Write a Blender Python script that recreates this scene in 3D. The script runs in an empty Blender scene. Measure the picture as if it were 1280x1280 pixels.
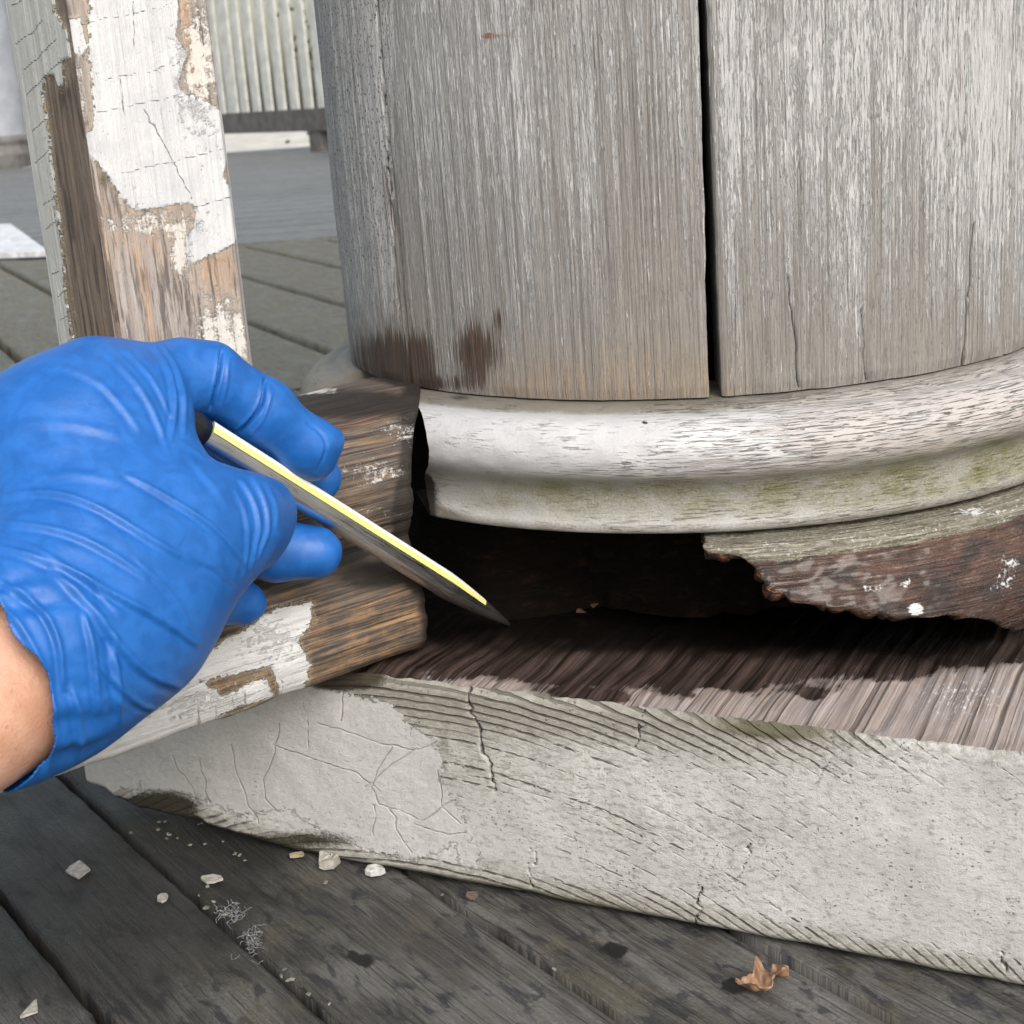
import bpy, math
import numpy as np
from mathutils import Matrix, Vector
from math import radians, sin, cos, pi

# ------------------------------------------------------------------ camera, world, sun, exposure
scn = bpy.context.scene
COL = scn.collection
CAM_C = np.array([0.0, -0.71717, 0.30652])
CAM_F = np.array([-0.12591637, 0.95267504, -0.27668635])
CAM_R = np.array([0.99133575, 0.11032010, -0.07129444])
CAM_U = np.array([0.03739637, 0.28326621, 0.95831194])
FPX = 1863.78                                   # focal length in pixels of a 1280 frame
cam_data = bpy.data.cameras.new('camera')
cam = bpy.data.objects.new('camera', cam_data)
COL.objects.link(cam)
cam_data.sensor_width = 36
cam_data.lens = FPX / 1280 * 36
cam_data.clip_start = 0.02
cam_data.clip_end = 500
cam_data.dof.use_dof = True
cam_data.dof.focus_distance = 0.55
cam_data.dof.aperture_fstop = 36
m = Matrix.Identity(4)
for i in range(3):
    m[i][0], m[i][1], m[i][2], m[i][3] = CAM_R[i], CAM_U[i], -CAM_F[i], CAM_C[i]
cam.matrix_world = m
scn.camera = cam

SUN_DIR = np.array([0.38, -0.66, 0.64]); SUN_DIR = SUN_DIR / np.linalg.norm(SUN_DIR)
world = bpy.data.worlds.new('World'); scn.world = world; world.use_nodes = True
wn = world.node_tree
sky = wn.nodes.new('ShaderNodeTexSky'); sky.sky_type = 'NISHITA'; sky.sun_disc = False
sky.sun_elevation = math.asin(SUN_DIR[2]); sky.sun_rotation = math.atan2(SUN_DIR[0], SUN_DIR[1])
sky.air_density = 1.6; sky.dust_density = 4.0; sky.ozone_density = 0.6
hs = wn.nodes.new('ShaderNodeHueSaturation'); hs.inputs['Saturation'].default_value = .6      # overcast: whitish sky
wn.links.new(sky.outputs[0], hs.inputs['Color']); wn.links.new(hs.outputs[0], wn.nodes['Background'].inputs[0])
wn.nodes['Background'].inputs[1].default_value = 0.12
sd = bpy.data.lights.new('sun', 'SUN'); sd.energy = 1.2; sd.angle = radians(30); sd.color = (1, .985, .965)
sun = bpy.data.objects.new('sun', sd); COL.objects.link(sun)
sun.rotation_euler = Vector(-SUN_DIR).to_track_quat('-Z', 'Y').to_euler()
scn.view_settings.view_transform = 'Standard'
scn.view_settings.look = 'None'
scn.view_settings.exposure = 0.78
scn.view_settings.gamma = 1
scn.view_settings.use_curve_mapping = False

# ------------------------------------------------------------------ geometry helpers
def project(P):
    """world points -> reference pixel coordinates, used to place stains and paint remnants on surfaces"""
    v = np.asarray(P, float) - CAM_C
    z = v @ CAM_F
    return 640 + FPX * (v @ CAM_R) / z, 640 - FPX * (v @ CAM_U) / z, z
def ray(x, y):
    return CAM_F + CAM_R * (x - 640) / FPX - CAM_U * (y - 640) / FPX
def at(x, y, d):
    return CAM_C + ray(x, y) * d
def on_z(x, y, z):
    v = ray(x, y); return CAM_C + v * ((z - CAM_C[2]) / v[2])
def on_plane(x, y, P0, nn):
    v = ray(x, y); return CAM_C + v * (((P0 - CAM_C) @ nn) / (v @ nn))

def _hash(*I):
    h = np.zeros(I[0].shape, np.uint32)
    for k, a in enumerate(I):
        h = (h ^ (a.astype(np.int64).astype(np.uint32) * np.uint32([374761393, 668265263, 2246822519][k])))
        h = (h ^ (h >> np.uint32(13))) * np.uint32(1274126177)
    h = h ^ (h >> np.uint32(16))
    return (h & np.uint32(0xffff)).astype(np.float64) / 65535.0
def vnoise(*X, seed=0):
    X = [np.asarray(x, float) + 17.31 * seed for x in np.broadcast_arrays(*X)]
    I = [np.floor(x) for x in X]
    Fr = [x - i for x, i in zip(X, I)]
    Fr = [f * f * (3 - 2 * f) for f in Fr]
    out = 0
    for c in range(2 ** len(X)):
        w = 1; J = []
        for k in range(len(X)):
            b = (c >> k) & 1
            w = w * (Fr[k] if b else 1 - Fr[k]); J.append(I[k] + b)
        out = out + w * _hash(*J)
    return out
def fbm(*X, oct=4, seed=0, gain=.5):
    a, s, t = 1.0, 0, 0
    for o in range(oct):
        s = s + a * vnoise(*[x * 2 ** o for x in X], seed=seed + o * 3 + 1); t += a; a *= gain
    return s / t
def sstep(a, b, x):
    t = np.clip((x - a) / (b - a), 0, 1); return t * t * (3 - 2 * t)
def seg_dist(px, py, pts):
    pts = np.asarray(pts, float); d = np.full(np.shape(px), 1e9)
    for (x0, y0), (x1, y1) in zip(pts[:-1], pts[1:]):
        dx, dy = x1 - x0, y1 - y0
        t = np.clip(((px - x0) * dx + (py - y0) * dy) / (dx * dx + dy * dy + 1e-9), 0, 1)
        d = np.minimum(d, np.hypot(px - x0 - t * dx, py - y0 - t * dy))
    return d
def poly_sd(px, py, pts):
    """signed distance, positive inside"""
    pts = np.asarray(pts, float)
    d = seg_dist(px, py, np.vstack([pts, pts[:1]]))
    ins = np.zeros(np.shape(px), bool); n = len(pts); j = n - 1
    for i in range(n):
        xi, yi = pts[i]; xj, yj = pts[j]
        c = ((yi > py) != (yj > py)) & (px < (xj - xi) * (py - yi) / (yj - yi + 1e-12) + xi)
        ins ^= c; j = i
    return np.where(ins, d, -d)
def blob(px, py, cx, cy, rx, ry):
    return np.exp(-(((px - cx) / rx) ** 2 + ((py - cy) / ry) ** 2))

class GM:
    """collects grids and loose faces, builds ONE mesh object with uv (metres) and float attributes"""
    def __init__(s):
        s.V = []; s.Q = []; s.UV = []; s.M = []; s.A = []; s.n = 0
    def grid(s, P, uv=None, attrs=None, mat=0, flip=False, keep=None):
        nu, nv = P.shape[:2]
        idx = np.arange(nu * nv).reshape(nu, nv) + s.n
        q = np.stack([idx[:-1, :-1], idx[1:, :-1], idx[1:, 1:], idx[:-1, 1:]], -1).reshape(-1, 4)
        if keep is not None: q = q[keep.reshape(-1)]
        if flip: q = q[:, ::-1]
        s.V.append(P.reshape(-1, 3)); s.Q.append(q); s.M.append(np.full(len(q), mat))
        s.UV.append(np.zeros((nu * nv, 2)) if uv is None else np.stack(uv, -1).reshape(-1, 2))
        s.A.append({k: np.broadcast_to(v, (nu, nv)).reshape(-1) for k, v in (attrs or {}).items()})
        s.n += nu * nv; return s
    def faces(s, V, Q, mat=0, uv=None):
        V = np.asarray(V, float)
        Q = np.asarray(Q, int)
        s.V.append(V); s.Q.append(Q + s.n); s.M.append(np.full(len(Q), mat))
        s.UV.append(V[:, :2].copy() if uv is None else np.asarray(uv, float)); s.A.append({}); s.n += len(V); return s
    def box(s, O, X, Y, Z, mat=0, uvs=True):
        """box from corner O with edge vectors X,Y,Z"""
        O, X, Y, Z = [np.asarray(a, float) for a in (O, X, Y, Z)]
        for (a, b, c) in ((X, Y, Z), (Y, Z, X), (Z, X, Y)):
            la, lb = np.linalg.norm(a), np.linalg.norm(b)
            if la >= lb: uv = [(0, 0), (la, 0), (la, lb), (0, lb)]
            else: uv = [(0, 0), (0, la), (lb, la), (lb, 0)]
            s.faces([O, O + a, O + a + b, O + b], [(0, 3, 2, 1)], mat, uv)
            s.faces([O + c, O + c + a, O + c + a + b, O + c + b], [(0, 1, 2, 3)], mat, uv)
        return s
    def mesh(s, name, mats, smooth=True):
        V = np.concatenate(s.V); Q = np.concatenate(s.Q); UV = np.concatenate(s.UV); M = np.concatenate(s.M)
        me = bpy.data.meshes.new(name)
        me.vertices.add(len(V)); me.vertices.foreach_set('co', V.astype(np.float32).ravel())
        me.loops.add(len(Q) * 4); me.loops.foreach_set('vertex_index', Q.astype(np.int32).ravel())
        me.polygons.add(len(Q)); me.polygons.foreach_set('loop_start', np.arange(len(Q), dtype=np.int32) * 4)
        me.polygons.foreach_set('loop_total', np.full(len(Q), 4, np.int32))
        me.polygons.foreach_set('material_index', M.astype(np.int32))
        me.polygons.foreach_set('use_smooth', np.full(len(Q), smooth))
        l = me.uv_layers.new(name='UVMap'); l.data.foreach_set('uv', UV[Q.ravel()].astype(np.float32).ravel())
        names = sorted({k for a in s.A for k in a})
        for k in names:
            d = np.concatenate([a[k] if k in a else np.zeros(len(v)) for a, v in zip(s.A, s.V)])
            me.attributes.new(k, 'FLOAT', 'POINT').data.foreach_set('value', d.astype(np.float32))
        me.update(calc_edges=True); me.validate()
        for mt in (mats if isinstance(mats, (list, tuple)) else [mats]): me.materials.append(mt)
        return me
    def build(s, name, mats, parent=None, smooth=True):
        o = bpy.data.objects.new(name, s.mesh(name, mats, smooth)); COL.objects.link(o); o.parent = parent
        return o
def empty(name, loc=(0, 0, 0)):
    o = bpy.data.objects.new(name, None); COL.objects.link(o); o.empty_display_size = .05; return o
def tag(o, label, cat, group=None):
    o['label'] = label; o['category'] = cat
    if group: o['group'] = group
    return o
def struct(o, label=None):
    o['kind'] = 'structure'
    if label: o['label'] = label
    return o

# ------------------------------------------------------------------ material helpers
class Mat:
    def __init__(s, name):
        s.m = bpy.data.materials.new(name); s.m.use_nodes = True; s.t = s.m.node_tree
        s.b = s.t.nodes['Principled BSDF']
    def node(s, ty, **kw):
        n = s.t.nodes.new(ty)
        for k, v in kw.items(): setattr(n, k, v)
        return n
    def put(s, sock, v):
        if v is None: return
        if isinstance(v, bpy.types.NodeSocket): s.t.links.new(v, sock)
        elif isinstance(v, (tuple, list)) and sock.type == 'RGBA' and len(v) == 3: sock.default_value = (*v, 1)
        else: sock.default_value = v
    def uv(s, sx=1, sy=1, off=0.0):
        t = s.node('ShaderNodeUVMap'); mp = s.node('ShaderNodeMapping')
        s.t.links.new(t.outputs[0], mp.inputs[0]); mp.inputs[3].default_value = (sx, sy, 1); mp.inputs[1].default_value = (off, off * .7, off)
        return mp.outputs[0]
    def obj(s, sx=1, sy=1, sz=1):
        t = s.node('ShaderNodeTexCoord'); mp = s.node('ShaderNodeMapping')
        s.t.links.new(t.outputs['Object'], mp.inputs[0]); mp.inputs[3].default_value = (sx, sy, sz); return mp.outputs[0]
    def noise(s, vec, scale=1, detail=3, rough=.55, dist=0, lo=None, hi=None):
        n = s.node('ShaderNodeTexNoise'); s.put(n.inputs['Vector'], vec); n.inputs['Scale'].default_value = scale
        n.inputs['Detail'].default_value = detail; n.inputs['Roughness'].default_value = rough; n.inputs['Distortion'].default_value = dist
        return n.outputs[0] if lo is None else s.rng(n.outputs[0], lo, hi)
    def voro(s, vec, scale=1, feature='F1', out='Distance'):
        n = s.node('ShaderNodeTexVoronoi', feature=feature); s.put(n.inputs['Vector'], vec); n.inputs['Scale'].default_value = scale
        return n.outputs[out]
    def rng(s, v, a, b, c=0, d=1, smooth=True):
        n = s.node('ShaderNodeMapRange', interpolation_type='SMOOTHSTEP' if smooth else 'LINEAR')
        s.put(n.inputs[0], v)
        for i, x in enumerate((a, b, c, d)): s.put(n.inputs[i + 1], x)
        return n.outputs[0]
    def math(s, op, a, b=None, c=None):
        n = s.node('ShaderNodeMath', operation=op)
        for i, x in enumerate((a, b, c)): s.put(n.inputs[i], x)
        return n.outputs[0]
    def add(s, *v):
        r = v[0]
        for x in v[1:]: r = s.math('ADD', r, x)
        return r
    def mul(s, a, b): return s.math('MULTIPLY', a, b)
    def attr(s, name):
        n = s.node('ShaderNodeAttribute', attribute_name=name); return n.outputs['Fac']
    def mix(s, f, a, b, mode='MIX'):
        n = s.node('ShaderNodeMix', data_type='RGBA', blend_type=mode)
        s.put(n.inputs[0], f); s.put(n.inputs[6], a); s.put(n.inputs[7], b); return n.outputs[2]
    def rand(s): return s.node('ShaderNodeObjectInfo').outputs['Random']
    def bump(s, h, dist=.001, strength=1, normal=None):
        n = s.node('ShaderNodeBump'); n.inputs['Strength'].default_value = strength; n.inputs['Distance'].default_value = dist
        s.put(n.inputs['Height'], h); s.put(n.inputs['Normal'], normal); return n.outputs[0]
    def out(s, col=None, rough=None, normal=None, **kw):
        s.put(s.b.inputs['Base Color'], col); s.put(s.b.inputs['Roughness'], rough); s.put(s.b.inputs['Normal'], normal)
        for k, v in kw.items(): s.put(s.b.inputs[k.replace('_', ' ')], v)
        return s.m

# --- weathered stave wood: grey bare wood with vertical remnants of white paint
M = Mat('weathered_stave')
streak = M.noise(M.uv(1000, 9), 1, 5, .75, .25); hair = M.noise(M.uv(1900, 17, 5.3), 1, 4, .7, .2); pore = M.noise(M.uv(2600, 120, 9.3), 1, 3, .65)
mid = M.noise(M.uv(170, 4, 3.1), 1, 4, .65, .4); speck = M.noise(M.uv(1500, 120, 1.7), 1, 4, .72); big = M.noise(M.uv(30, 9, 2.2), 1, 4, .6)
pa = M.attr('paint')
wood = M.mix(M.rng(streak, .36, .64), (.185, .175, .165), (.345, .332, .318))
wood = M.mix(M.mul(M.rng(big, .40, .62), .5), wood, (.265, .25, .228))
wood = M.mix(M.mul(M.attr('warm'), M.rng(streak, .3, .7)), wood, (.315, .225, .145))
film = M.mix(M.rng(streak, .35, .62), (.345, .347, .352), (.465, .467, .475))
c = M.mix(M.rng(M.add(pa, M.mul(M.add(mid, -.5), 1.1), M.mul(M.add(streak, -.5), 1.2)), .28, .78), wood, film)
c = M.mix(M.mul(M.rng(hair, .36, .47, 1, 0), .62), c, (.105, .094, .083))
c = M.mix(M.mul(M.rng(pore, .30, .38, 1, 0), .55), c, (.075, .068, .060))
fl = M.rng(M.add(speck, M.mul(M.add(streak, -.5), .55), M.mul(M.add(mid, -.5), .35), M.mul(M.add(pa, -.4), .34)), .560, .615)
c = M.mix(M.mul(fl, .90), c, M.mix(M.rng(pore, .35, .6), (.44, .44, .45), (.60, .60, .60)))
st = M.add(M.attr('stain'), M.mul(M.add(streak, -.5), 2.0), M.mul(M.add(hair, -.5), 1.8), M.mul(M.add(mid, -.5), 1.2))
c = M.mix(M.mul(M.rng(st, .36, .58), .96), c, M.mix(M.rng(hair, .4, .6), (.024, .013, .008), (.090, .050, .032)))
spk = M.mul(M.rng(M.noise(M.uv(900, 620, 8.1), 1, 3, .6), .58, .64), M.attr('speckle'))
c = M.mix(spk, c, (.06, .055, .05))
c = M.mix(M.rng(M.attr('crack'), .0, .9, 1, 0), c, (.012, .011, .010))
c = M.mix(M.mul(M.rng(M.attr('rust'), .35, .8), M.rng(speck, .35, .6)), c, (.26, .10, .04))
h = M.add(M.mul(streak, .7), M.mul(fl, .55), M.mul(hair, .9), M.mul(pore, .45))
STAVE = M.out(c, .66, M.bump(h, .0010, 1.0))

# --- thick old white paint on moulding with fine horizontal checking and green algae
M = Mat('checked_white_paint')
n1 = M.noise(M.uv(90, 1500), 1, 3, .6, .6); n2 = M.noise(M.uv(40, 300, 4), 1, 3, .6); n3 = M.noise(M.uv(900, 900, 2), 1, 5, .75); n4 = M.noise(M.uv(45, 60, 7), 1, 5, .7)
chk = M.mul(M.rng(n1, .38, .45, 1, 0), M.rng(M.add(n4, M.attr('wear')), .55, .85))
bare = M.mul(M.rng(M.add(M.mul(n2, .75), M.mul(n1, .35), M.mul(M.attr('wear'), 1.2), M.mul(n3, .15)), .88, 1.10), .8)
c = M.mix(M.rng(n4, .35, .7), (.47, .47, .485), (.57, .57, .575))
c = M.mix(bare, c, (.40, .36, .34))
c = M.mix(chk, c, (.22, .20, .18))
al = M.attr('algae')
c = M.mix(M.mul(al, M.rng(M.add(M.mul(n4, .7), M.mul(n3, .5)), .42, .76, .25, 1)), c, (.21, .20, .085))
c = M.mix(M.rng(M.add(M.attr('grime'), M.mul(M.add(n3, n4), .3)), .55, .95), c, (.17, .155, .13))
c = M.mix(M.rng(M.add(M.attr('stain'), M.mul(n3, .5)), .75, 1.0), c, (.03, .026, .022))
MOULD = M.out(c, M.rng(al, 0, 1, .50, .8), M.bump(M.add(M.mul(chk, -1.0), M.mul(n3, .30), M.mul(bare, -.5), M.mul(M.mul(n3, al), 1.2)), .0011, 1.0))

# --- wet rotten wood
M = Mat('rotten_wet_wood')
g = M.noise(M.uv(60, 900), 1, 4, .6, 1.0); n2 = M.noise(M.uv(70, 120, 3), 1, 4, .6); n3 = M.noise(M.uv(700, 700, 5), 1, 3, .6)
big = M.noise(M.uv(22, 45, 9), 1, 5, .7, .6)
c = M.mix(M.rng(g, .3, .7), (.022, .011, .008), (.080, .040, .026))
c = M.mix(M.mul(M.rng(big, .45, .62), .85), c, (.105, .055, .038))
c = M.mix(M.mul(M.rng(n2, .48, .62), .8), c, (.018, .013, .012))
c = M.mix(M.mul(M.rng(M.add(n2, M.mul(g, .4)), .84, .94), .5), c, (.16, .12, .105))
led = M.mix(M.rng(M.add(g, M.mul(n3, .4)), .5, .9), (.10, .090, .065), (.30, .28, .22))
c = M.mix(M.rng(M.add(M.attr('ledge'), M.mul(M.add(n3, n2, g), .30)), .78, 1.15), c, led)
c = M.mix(M.mul(M.rng(M.add(n3, M.mul(n2, .5)), .86, .95), M.rng(M.attr('ledge'), .1, .8, .0, .8)), c, (.55, .55, .54))
c = M.mix(M.rng(M.add(M.attr('flake'), M.mul(M.add(n3, n2), .42)), .80, .90), c, (.66, .66, .66))
c = M.mix(M.rng(M.add(M.attr('black'), M.mul(n2, .5)), .72, 1.0), c, (.012, .009, .008))
ROT = M.out(c, M.rng(n2, .3, .7, .18, .42), M.bump(M.add(g, M.mul(n3, .4), M.mul(big, .7)), .0020, .9), Coat_Weight=.3, Coat_Roughness=.15)
M = Mat('raw_broken_wood')
g = M.noise(M.obj(400, 400, 900), 1, 3, .6)
RAW = M.out(M.mix(M.rng(g, .45, .68), (.02, .012, .009), (.26, .11, .04)), .7, M.bump(g, .002, 1))
M = Mat('black_decayed_core')
g = M.noise(M.obj(90, 90, 260), 1, 5, .7, .6)
c = M.mix(M.rng(g, .5, .75), (.006, .0042, .0034), (.022, .012, .008))
CORE = M.out(c, .95, M.bump(g, .004, 1), Specular_IOR_Level=.1)

# --- plinth end grain: weathered painted block with growth rings
M = Mat('plinth_end_grain')
rr = M.attr('ring')
w1 = M.noise(M.uv(16, 16), 1, 3, .5); w2 = M.noise(M.uv(120, 900, 3), 1, 3, .6); fx = M.noise(M.uv(380, 420, 6), 1, 5, .7); f2 = M.noise(M.uv(1300, 1500, 2), 1, 4, .7)
ph = M.add(M.mul(rr, 2 * pi / .0034), M.mul(w1, 9.0), M.mul(M.noise(M.uv(110, 160, 2.5), 1, 3, .6), 2.6))
ringv = M.rng(M.math('SINE', ph), .25, .95)
rc = M.node('ShaderNodeCombineXYZ'); M.put(rc.inputs[0], M.mul(rr, 130.0))
rcv = M.noise(rc.outputs[0], 1, 2, .6)
dash = M.mul(M.rng(M.noise(M.uv(170, 330, 9), 1, 3, .6), .40, .60), M.rng(rcv, .40, .60, .15, 1))
thick = M.attr('thick')           # thick intact paint (metres inside its edge)
edge = M.rng(M.add(thick, M.mul(M.add(fx, -.5), .010)), -.0002, .0004)
bareR = M.attr('bare')
lines = M.mul(M.mul(M.mul(ringv, M.rng(rcv, .3, .6, .35, 1)), M.rng(M.add(bareR, M.mul(dash, .50)), .50, 1.05)), M.rng(edge, 0, 1, 1, 0))
c = M.mix(M.rng(w1, .35, .65), (.48, .48, .465), (.59, .59, .58))
c = M.mix(M.mul(M.rng(M.add(M.mul(bareR, .9), M.mul(fx, .5)), .5, 1.1), .75), c, (.30, .285, .245))
c = M.mix(M.mul(M.rng(M.add(M.noise(M.uv(260, 500, 21), 1, 4, .7), M.mul(bareR, .12)), .50, .70), .55), c, (.20, .188, .155))
c = M.mix(M.mul(lines, .88), c, (.085, .078, .062))
c = M.mix(M.mul(M.rng(M.add(M.attr('moss'), M.mul(M.add(f2, fx), .35)), .62, 1.0), .9), c, (.085, .078, .040))
pits = M.mul(M.rng(M.noise(M.uv(600, 800, 12), 1, 2, .5), .62, .70), M.rng(M.noise(M.uv(60, 60, 15), 1, 2, .5), .45, .62))
c = M.mix(M.mul(pits, M.rng(edge, 0, 1, .8, 0)), c, (.11, .10, .085))
c = M.mix(edge, c, M.mix(M.rng(fx, .3, .7), (.46, .458, .45), (.56, .56, .555)))
c = M.mix(M.rng(M.attr('crack'), 0, 1, 1, 0), c, (.02, .018, .015))
c = M.mix(M.mul(M.rng(M.attr('hair'), 0, 1, 1, 0), M.rng(fx, .35, .6, .15, .75)), c, (.25, .235, .205))
c = M.mix(M.rng(M.add(M.attr('soil'), M.mul(M.add(f2, fx), .4)), .75, 1.0), c, (.040, .034, .022))
h = M.add(M.mul(lines, -1.2), M.mul(edge, 1.4), M.mul(f2, .45), M.mul(fx, .5), M.mul(M.rng(M.attr('crack'), 0, 1, 1, 0), -2), M.mul(M.rng(M.attr('hair'), 0, 1.5, 1, 0), -.6), M.mul(pits, -.6))
PLINTH = M.out(c, .62, M.bump(h, .0009, .9))

# --- plinth top: bare pinkish grain, wet and black near the cavity
M = Mat('plinth_top_grain')
g = M.noise(M.uv(620, 4), 1, 5, .72, 0); g2 = M.noise(M.uv(300, 8, 3), 1, 4, .65, .1); n2 = M.noise(M.uv(60, 40, 5), 1, 4, .6); n3 = M.noise(M.uv(900, 260, 7), 1, 3, .6)
c = M.mix(M.rng(g, .35, .65), (.20, .155, .132), (.43, .365, .33))
c = M.mix(M.mul(M.rng(n2, .4, .65), .55), c, (.36, .32, .31))
c = M.mix(M.rng(M.add(n3, M.mul(g, .3), M.attr('white')), .88, .98), c, (.62, .62, .64))
wet = M.rng(M.add(M.attr('wet'), M.mul(M.add(g, M.mul(n2, .8), -.9), .75)), .42, .60)
c = M.mix(wet, c, M.mix(M.rng(g2, .35, .65), (.016, .011, .009), (.085, .060, .052)))
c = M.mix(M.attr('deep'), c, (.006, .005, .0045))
gro = M.rng(M.noise(M.uv(460, 2.5, 11), 1, 3, .6, 0), .36, .44, 1, 0)
c = M.mix(M.mul(M.mul(gro, .55), M.rng(M.attr('deep'), 0, 1, 1, 0)), c, (.045, .03, .024))
TOPG = M.out(c, M.rng(wet, 0, 1, .52, .20), M.bump(M.add(M.mul(g, .8), M.mul(g2, .8), M.mul(gro, -.5)), .0014, .9))

# --- rail / baluster: flaking white paint over brown weathered wood (attribute paint = metres inside the paint edge)
def flaky(name, gu, gv, wood_a, wood_b, wood_c, white_a, white_b):
    M = Mat(name)
    g = M.noise(M.uv(gu, gv), 1, 5, .72, .4); n2 = M.noise(M.uv(70, 70, 3), 1, 5, .65); n3 = M.noise(M.uv(330, 330, 5), 1, 5, .7); n4 = M.noise(M.uv(1300, 1300, 2), 1, 3, .6)
    pd = M.add(M.attr('paint'), M.mul(M.add(n3, -.5), .0062), M.mul(M.add(g, -.5), .004))
    pm = M.rng(pd, -.00012, .00022)
    res = M.mul(M.rng(M.add(M.attr('residue'), M.mul(M.add(n3, M.mul(g, .6), M.mul(n4, .3)), .62)), .84, .96), .9)
    c = M.mix(M.rng(g, .3, .7), wood_a, wood_b)
    c = M.mix(M.mul(M.rng(M.add(M.mul(n2, .6), M.mul(g, .6)), .52, .72), M.attr('tan')), c, wood_c)
    c = M.mix(M.mul(M.rng(M.add(g, M.mul(n3, .5)), .62, .5), .75), c, (.05, .035, .026))
    c = M.mix(M.mul(M.rng(M.noise(M.uv(gu * .7, gv * 2.2, 13), 1, 4, .72, .2), .50, .60), .8), c, tuple(x * .35 for x in wood_a))
    c = M.mix(M.mul(M.rng(M.noise(M.uv(gu * .5, gv * .5, 19), 1, 4, .7, .3), .55, .66), .55), c, tuple(min(1, x * 1.25) for x in wood_c))
    c = M.mix(M.rng(M.add(M.attr('black'), M.mul(M.add(g, n2), .4)), .72, 1.02), c, (.018, .013, .010))
    c = M.mix(M.mul(M.rng(M.attr('rust'), .4, .8), M.rng(g, .4, .6)), c, (.30, .085, .03))
    c = M.mix(res, c, M.mix(n4, (.50, .46, .40), (.72, .71, .70)))
    rim = M.mul(M.rng(pd, -.0022, -.0004), M.rng(n4, .35, .6))
    c = M.mix(M.mul(rim, .6), c, (.36, .31, .22))
    wh = M.mix(M.mul(M.rng(g, .52, .66), .35), M.mix(M.rng(n2, .35, .65), white_a, white_b), tuple(x * .72 for x in white_a))
    c = M.mix(pm, c, wh)
    cr = M.rng(M.attr('hair'), 0, 1, 1, 0)
    c = M.mix(M.mul(cr, M.rng(n4, .3, .5, .55, .9)), c, (.34, .325, .30))
    c = M.mix(M.rng(M.add(M.attr('soil'), M.mul(M.add(n3, n4), .4)), .75, 1.0), c, (.10, .09, .055))
    h = M.add(M.mul(pm, 1.3), M.mul(g, .75), M.mul(res, .4), M.mul(n3, .3), M.mul(n4, .12), M.mul(cr, -.7))
    return M.out(c, M.rng(pm, 0, 1, .62, .48), M.bump(h, .0012, .9))
RAILM = flaky('flaking_rail_paint', 22, 640, (.034, .027, .024), (.150, .125, .108), (.30, .18, .09), (.56, .56, .575), (.66, .66, .66))
BALM = flaky('flaking_baluster_paint', 420, 12, (.24, .205, .185), (.40, .36, .335), (.42, .27, .16), (.50, .51, .53), (.58, .58, .59))
BALS = flaky('shaded_baluster_side', 420, 12, (.10, .075, .058), (.19, .15, .12), (.20, .14, .10), (.42, .43, .41), (.48, .49, .47))  # face away from the sun: shade put into darker wood and paint

# --- deck boards
def boards(name, a, b, c3, stainc, rough=(.40, .72), sc=1):
    M = Mat(name)
    r = M.rand()
    off = M.mul(r, 37.0)
    def uvo(sx, sy):
        t = M.node('ShaderNodeUVMap'); vv = M.node('ShaderNodeVectorMath', operation='ADD'); M.put(vv.inputs[0], t.outputs[0])
        cx = M.node('ShaderNodeCombineXYZ'); M.put(cx.inputs[0], off); M.put(cx.inputs[1], off); M.put(vv.inputs[1], cx.outputs[0])
        mp = M.node('ShaderNodeMapping'); M.put(mp.inputs[0], vv.outputs[0]); mp.inputs[3].default_value = (sx, sy, 1); return mp.outputs[0]
    g = M.noise(uvo(9 * sc, 420 * sc), 1, 6, .75, .5); n2 = M.noise(uvo(14 * sc, 32 * sc), 1, 4, .6); n3 = M.noise(uvo(500 * sc, 900 * sc), 1, 3, .6); n4 = M.noise(uvo(55 * sc, 150 * sc), 1, 3, .6, .5)
    c = M.mix(M.rng(g, .3, .7), a, b)
    c = M.mix(M.mul(M.rng(n2, .42, .62), .9), c, c3)
    c = M.mix(M.mul(M.rng(n4, .52, .64), .8), c, stainc)
    c = M.mix(M.mul(M.rng(M.noise(uvo(16 * sc, 1300 * sc), 1, 4, .7, .3), .53, .62), .75), c, tuple(x * .28 for x in a))
    c = M.mix(M.mul(M.rng(M.noise(uvo(30 * sc, 26 * sc), 1, 4, .65), .52, .68), .5), c, (b[0] * 1.08, b[1] * 1.02, b[2] * .72))
    c = M.mix(M.mul(M.rng(n3, .62, .72), .55), c, (.22, .22, .225))
    c = M.mix(M.mul(M.rng(M.noise(uvo(60 * sc, 420 * sc), 1, 3, .7, 1.2), .62, .72), .45), c, (.21, .21, .215))
    c = M.mix(M.mul(r, .25), c, stainc)
    c = M.mix(M.rng(M.add(M.attr('knot'), M.mul(n3, .25)), .5, .72), c, (.006, .006, .006))
    c = M.mix(M.mul(M.rng(M.add(M.attr('soil'), M.mul(M.add(n3, n4), .4)), .6, 1.0), .72), c, (.014, .012, .010))
    return M.out(c, M.rng(n2, .35, .65, rough[0], rough[1]), M.bump(M.add(M.mul(g, 1.3), M.mul(n3, .5), M.mul(n4, .6)), .0018, 1.0))
DECK = boards('dark_damp_deck', (.048, .045, .041), (.115, .108, .096), (.165, .160, .150), (.024, .025, .032))
DECKB = boards('grey_weathered_deck', (.100, .092, .066), (.170, .158, .118), (.20, .186, .142), (.060, .055, .040))
DECKF = boards('bluish_far_deck', (.10, .105, .11), (.165, .17, .174), (.20, .205, .205), (.065, .068, .072), (.3, .5))
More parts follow.
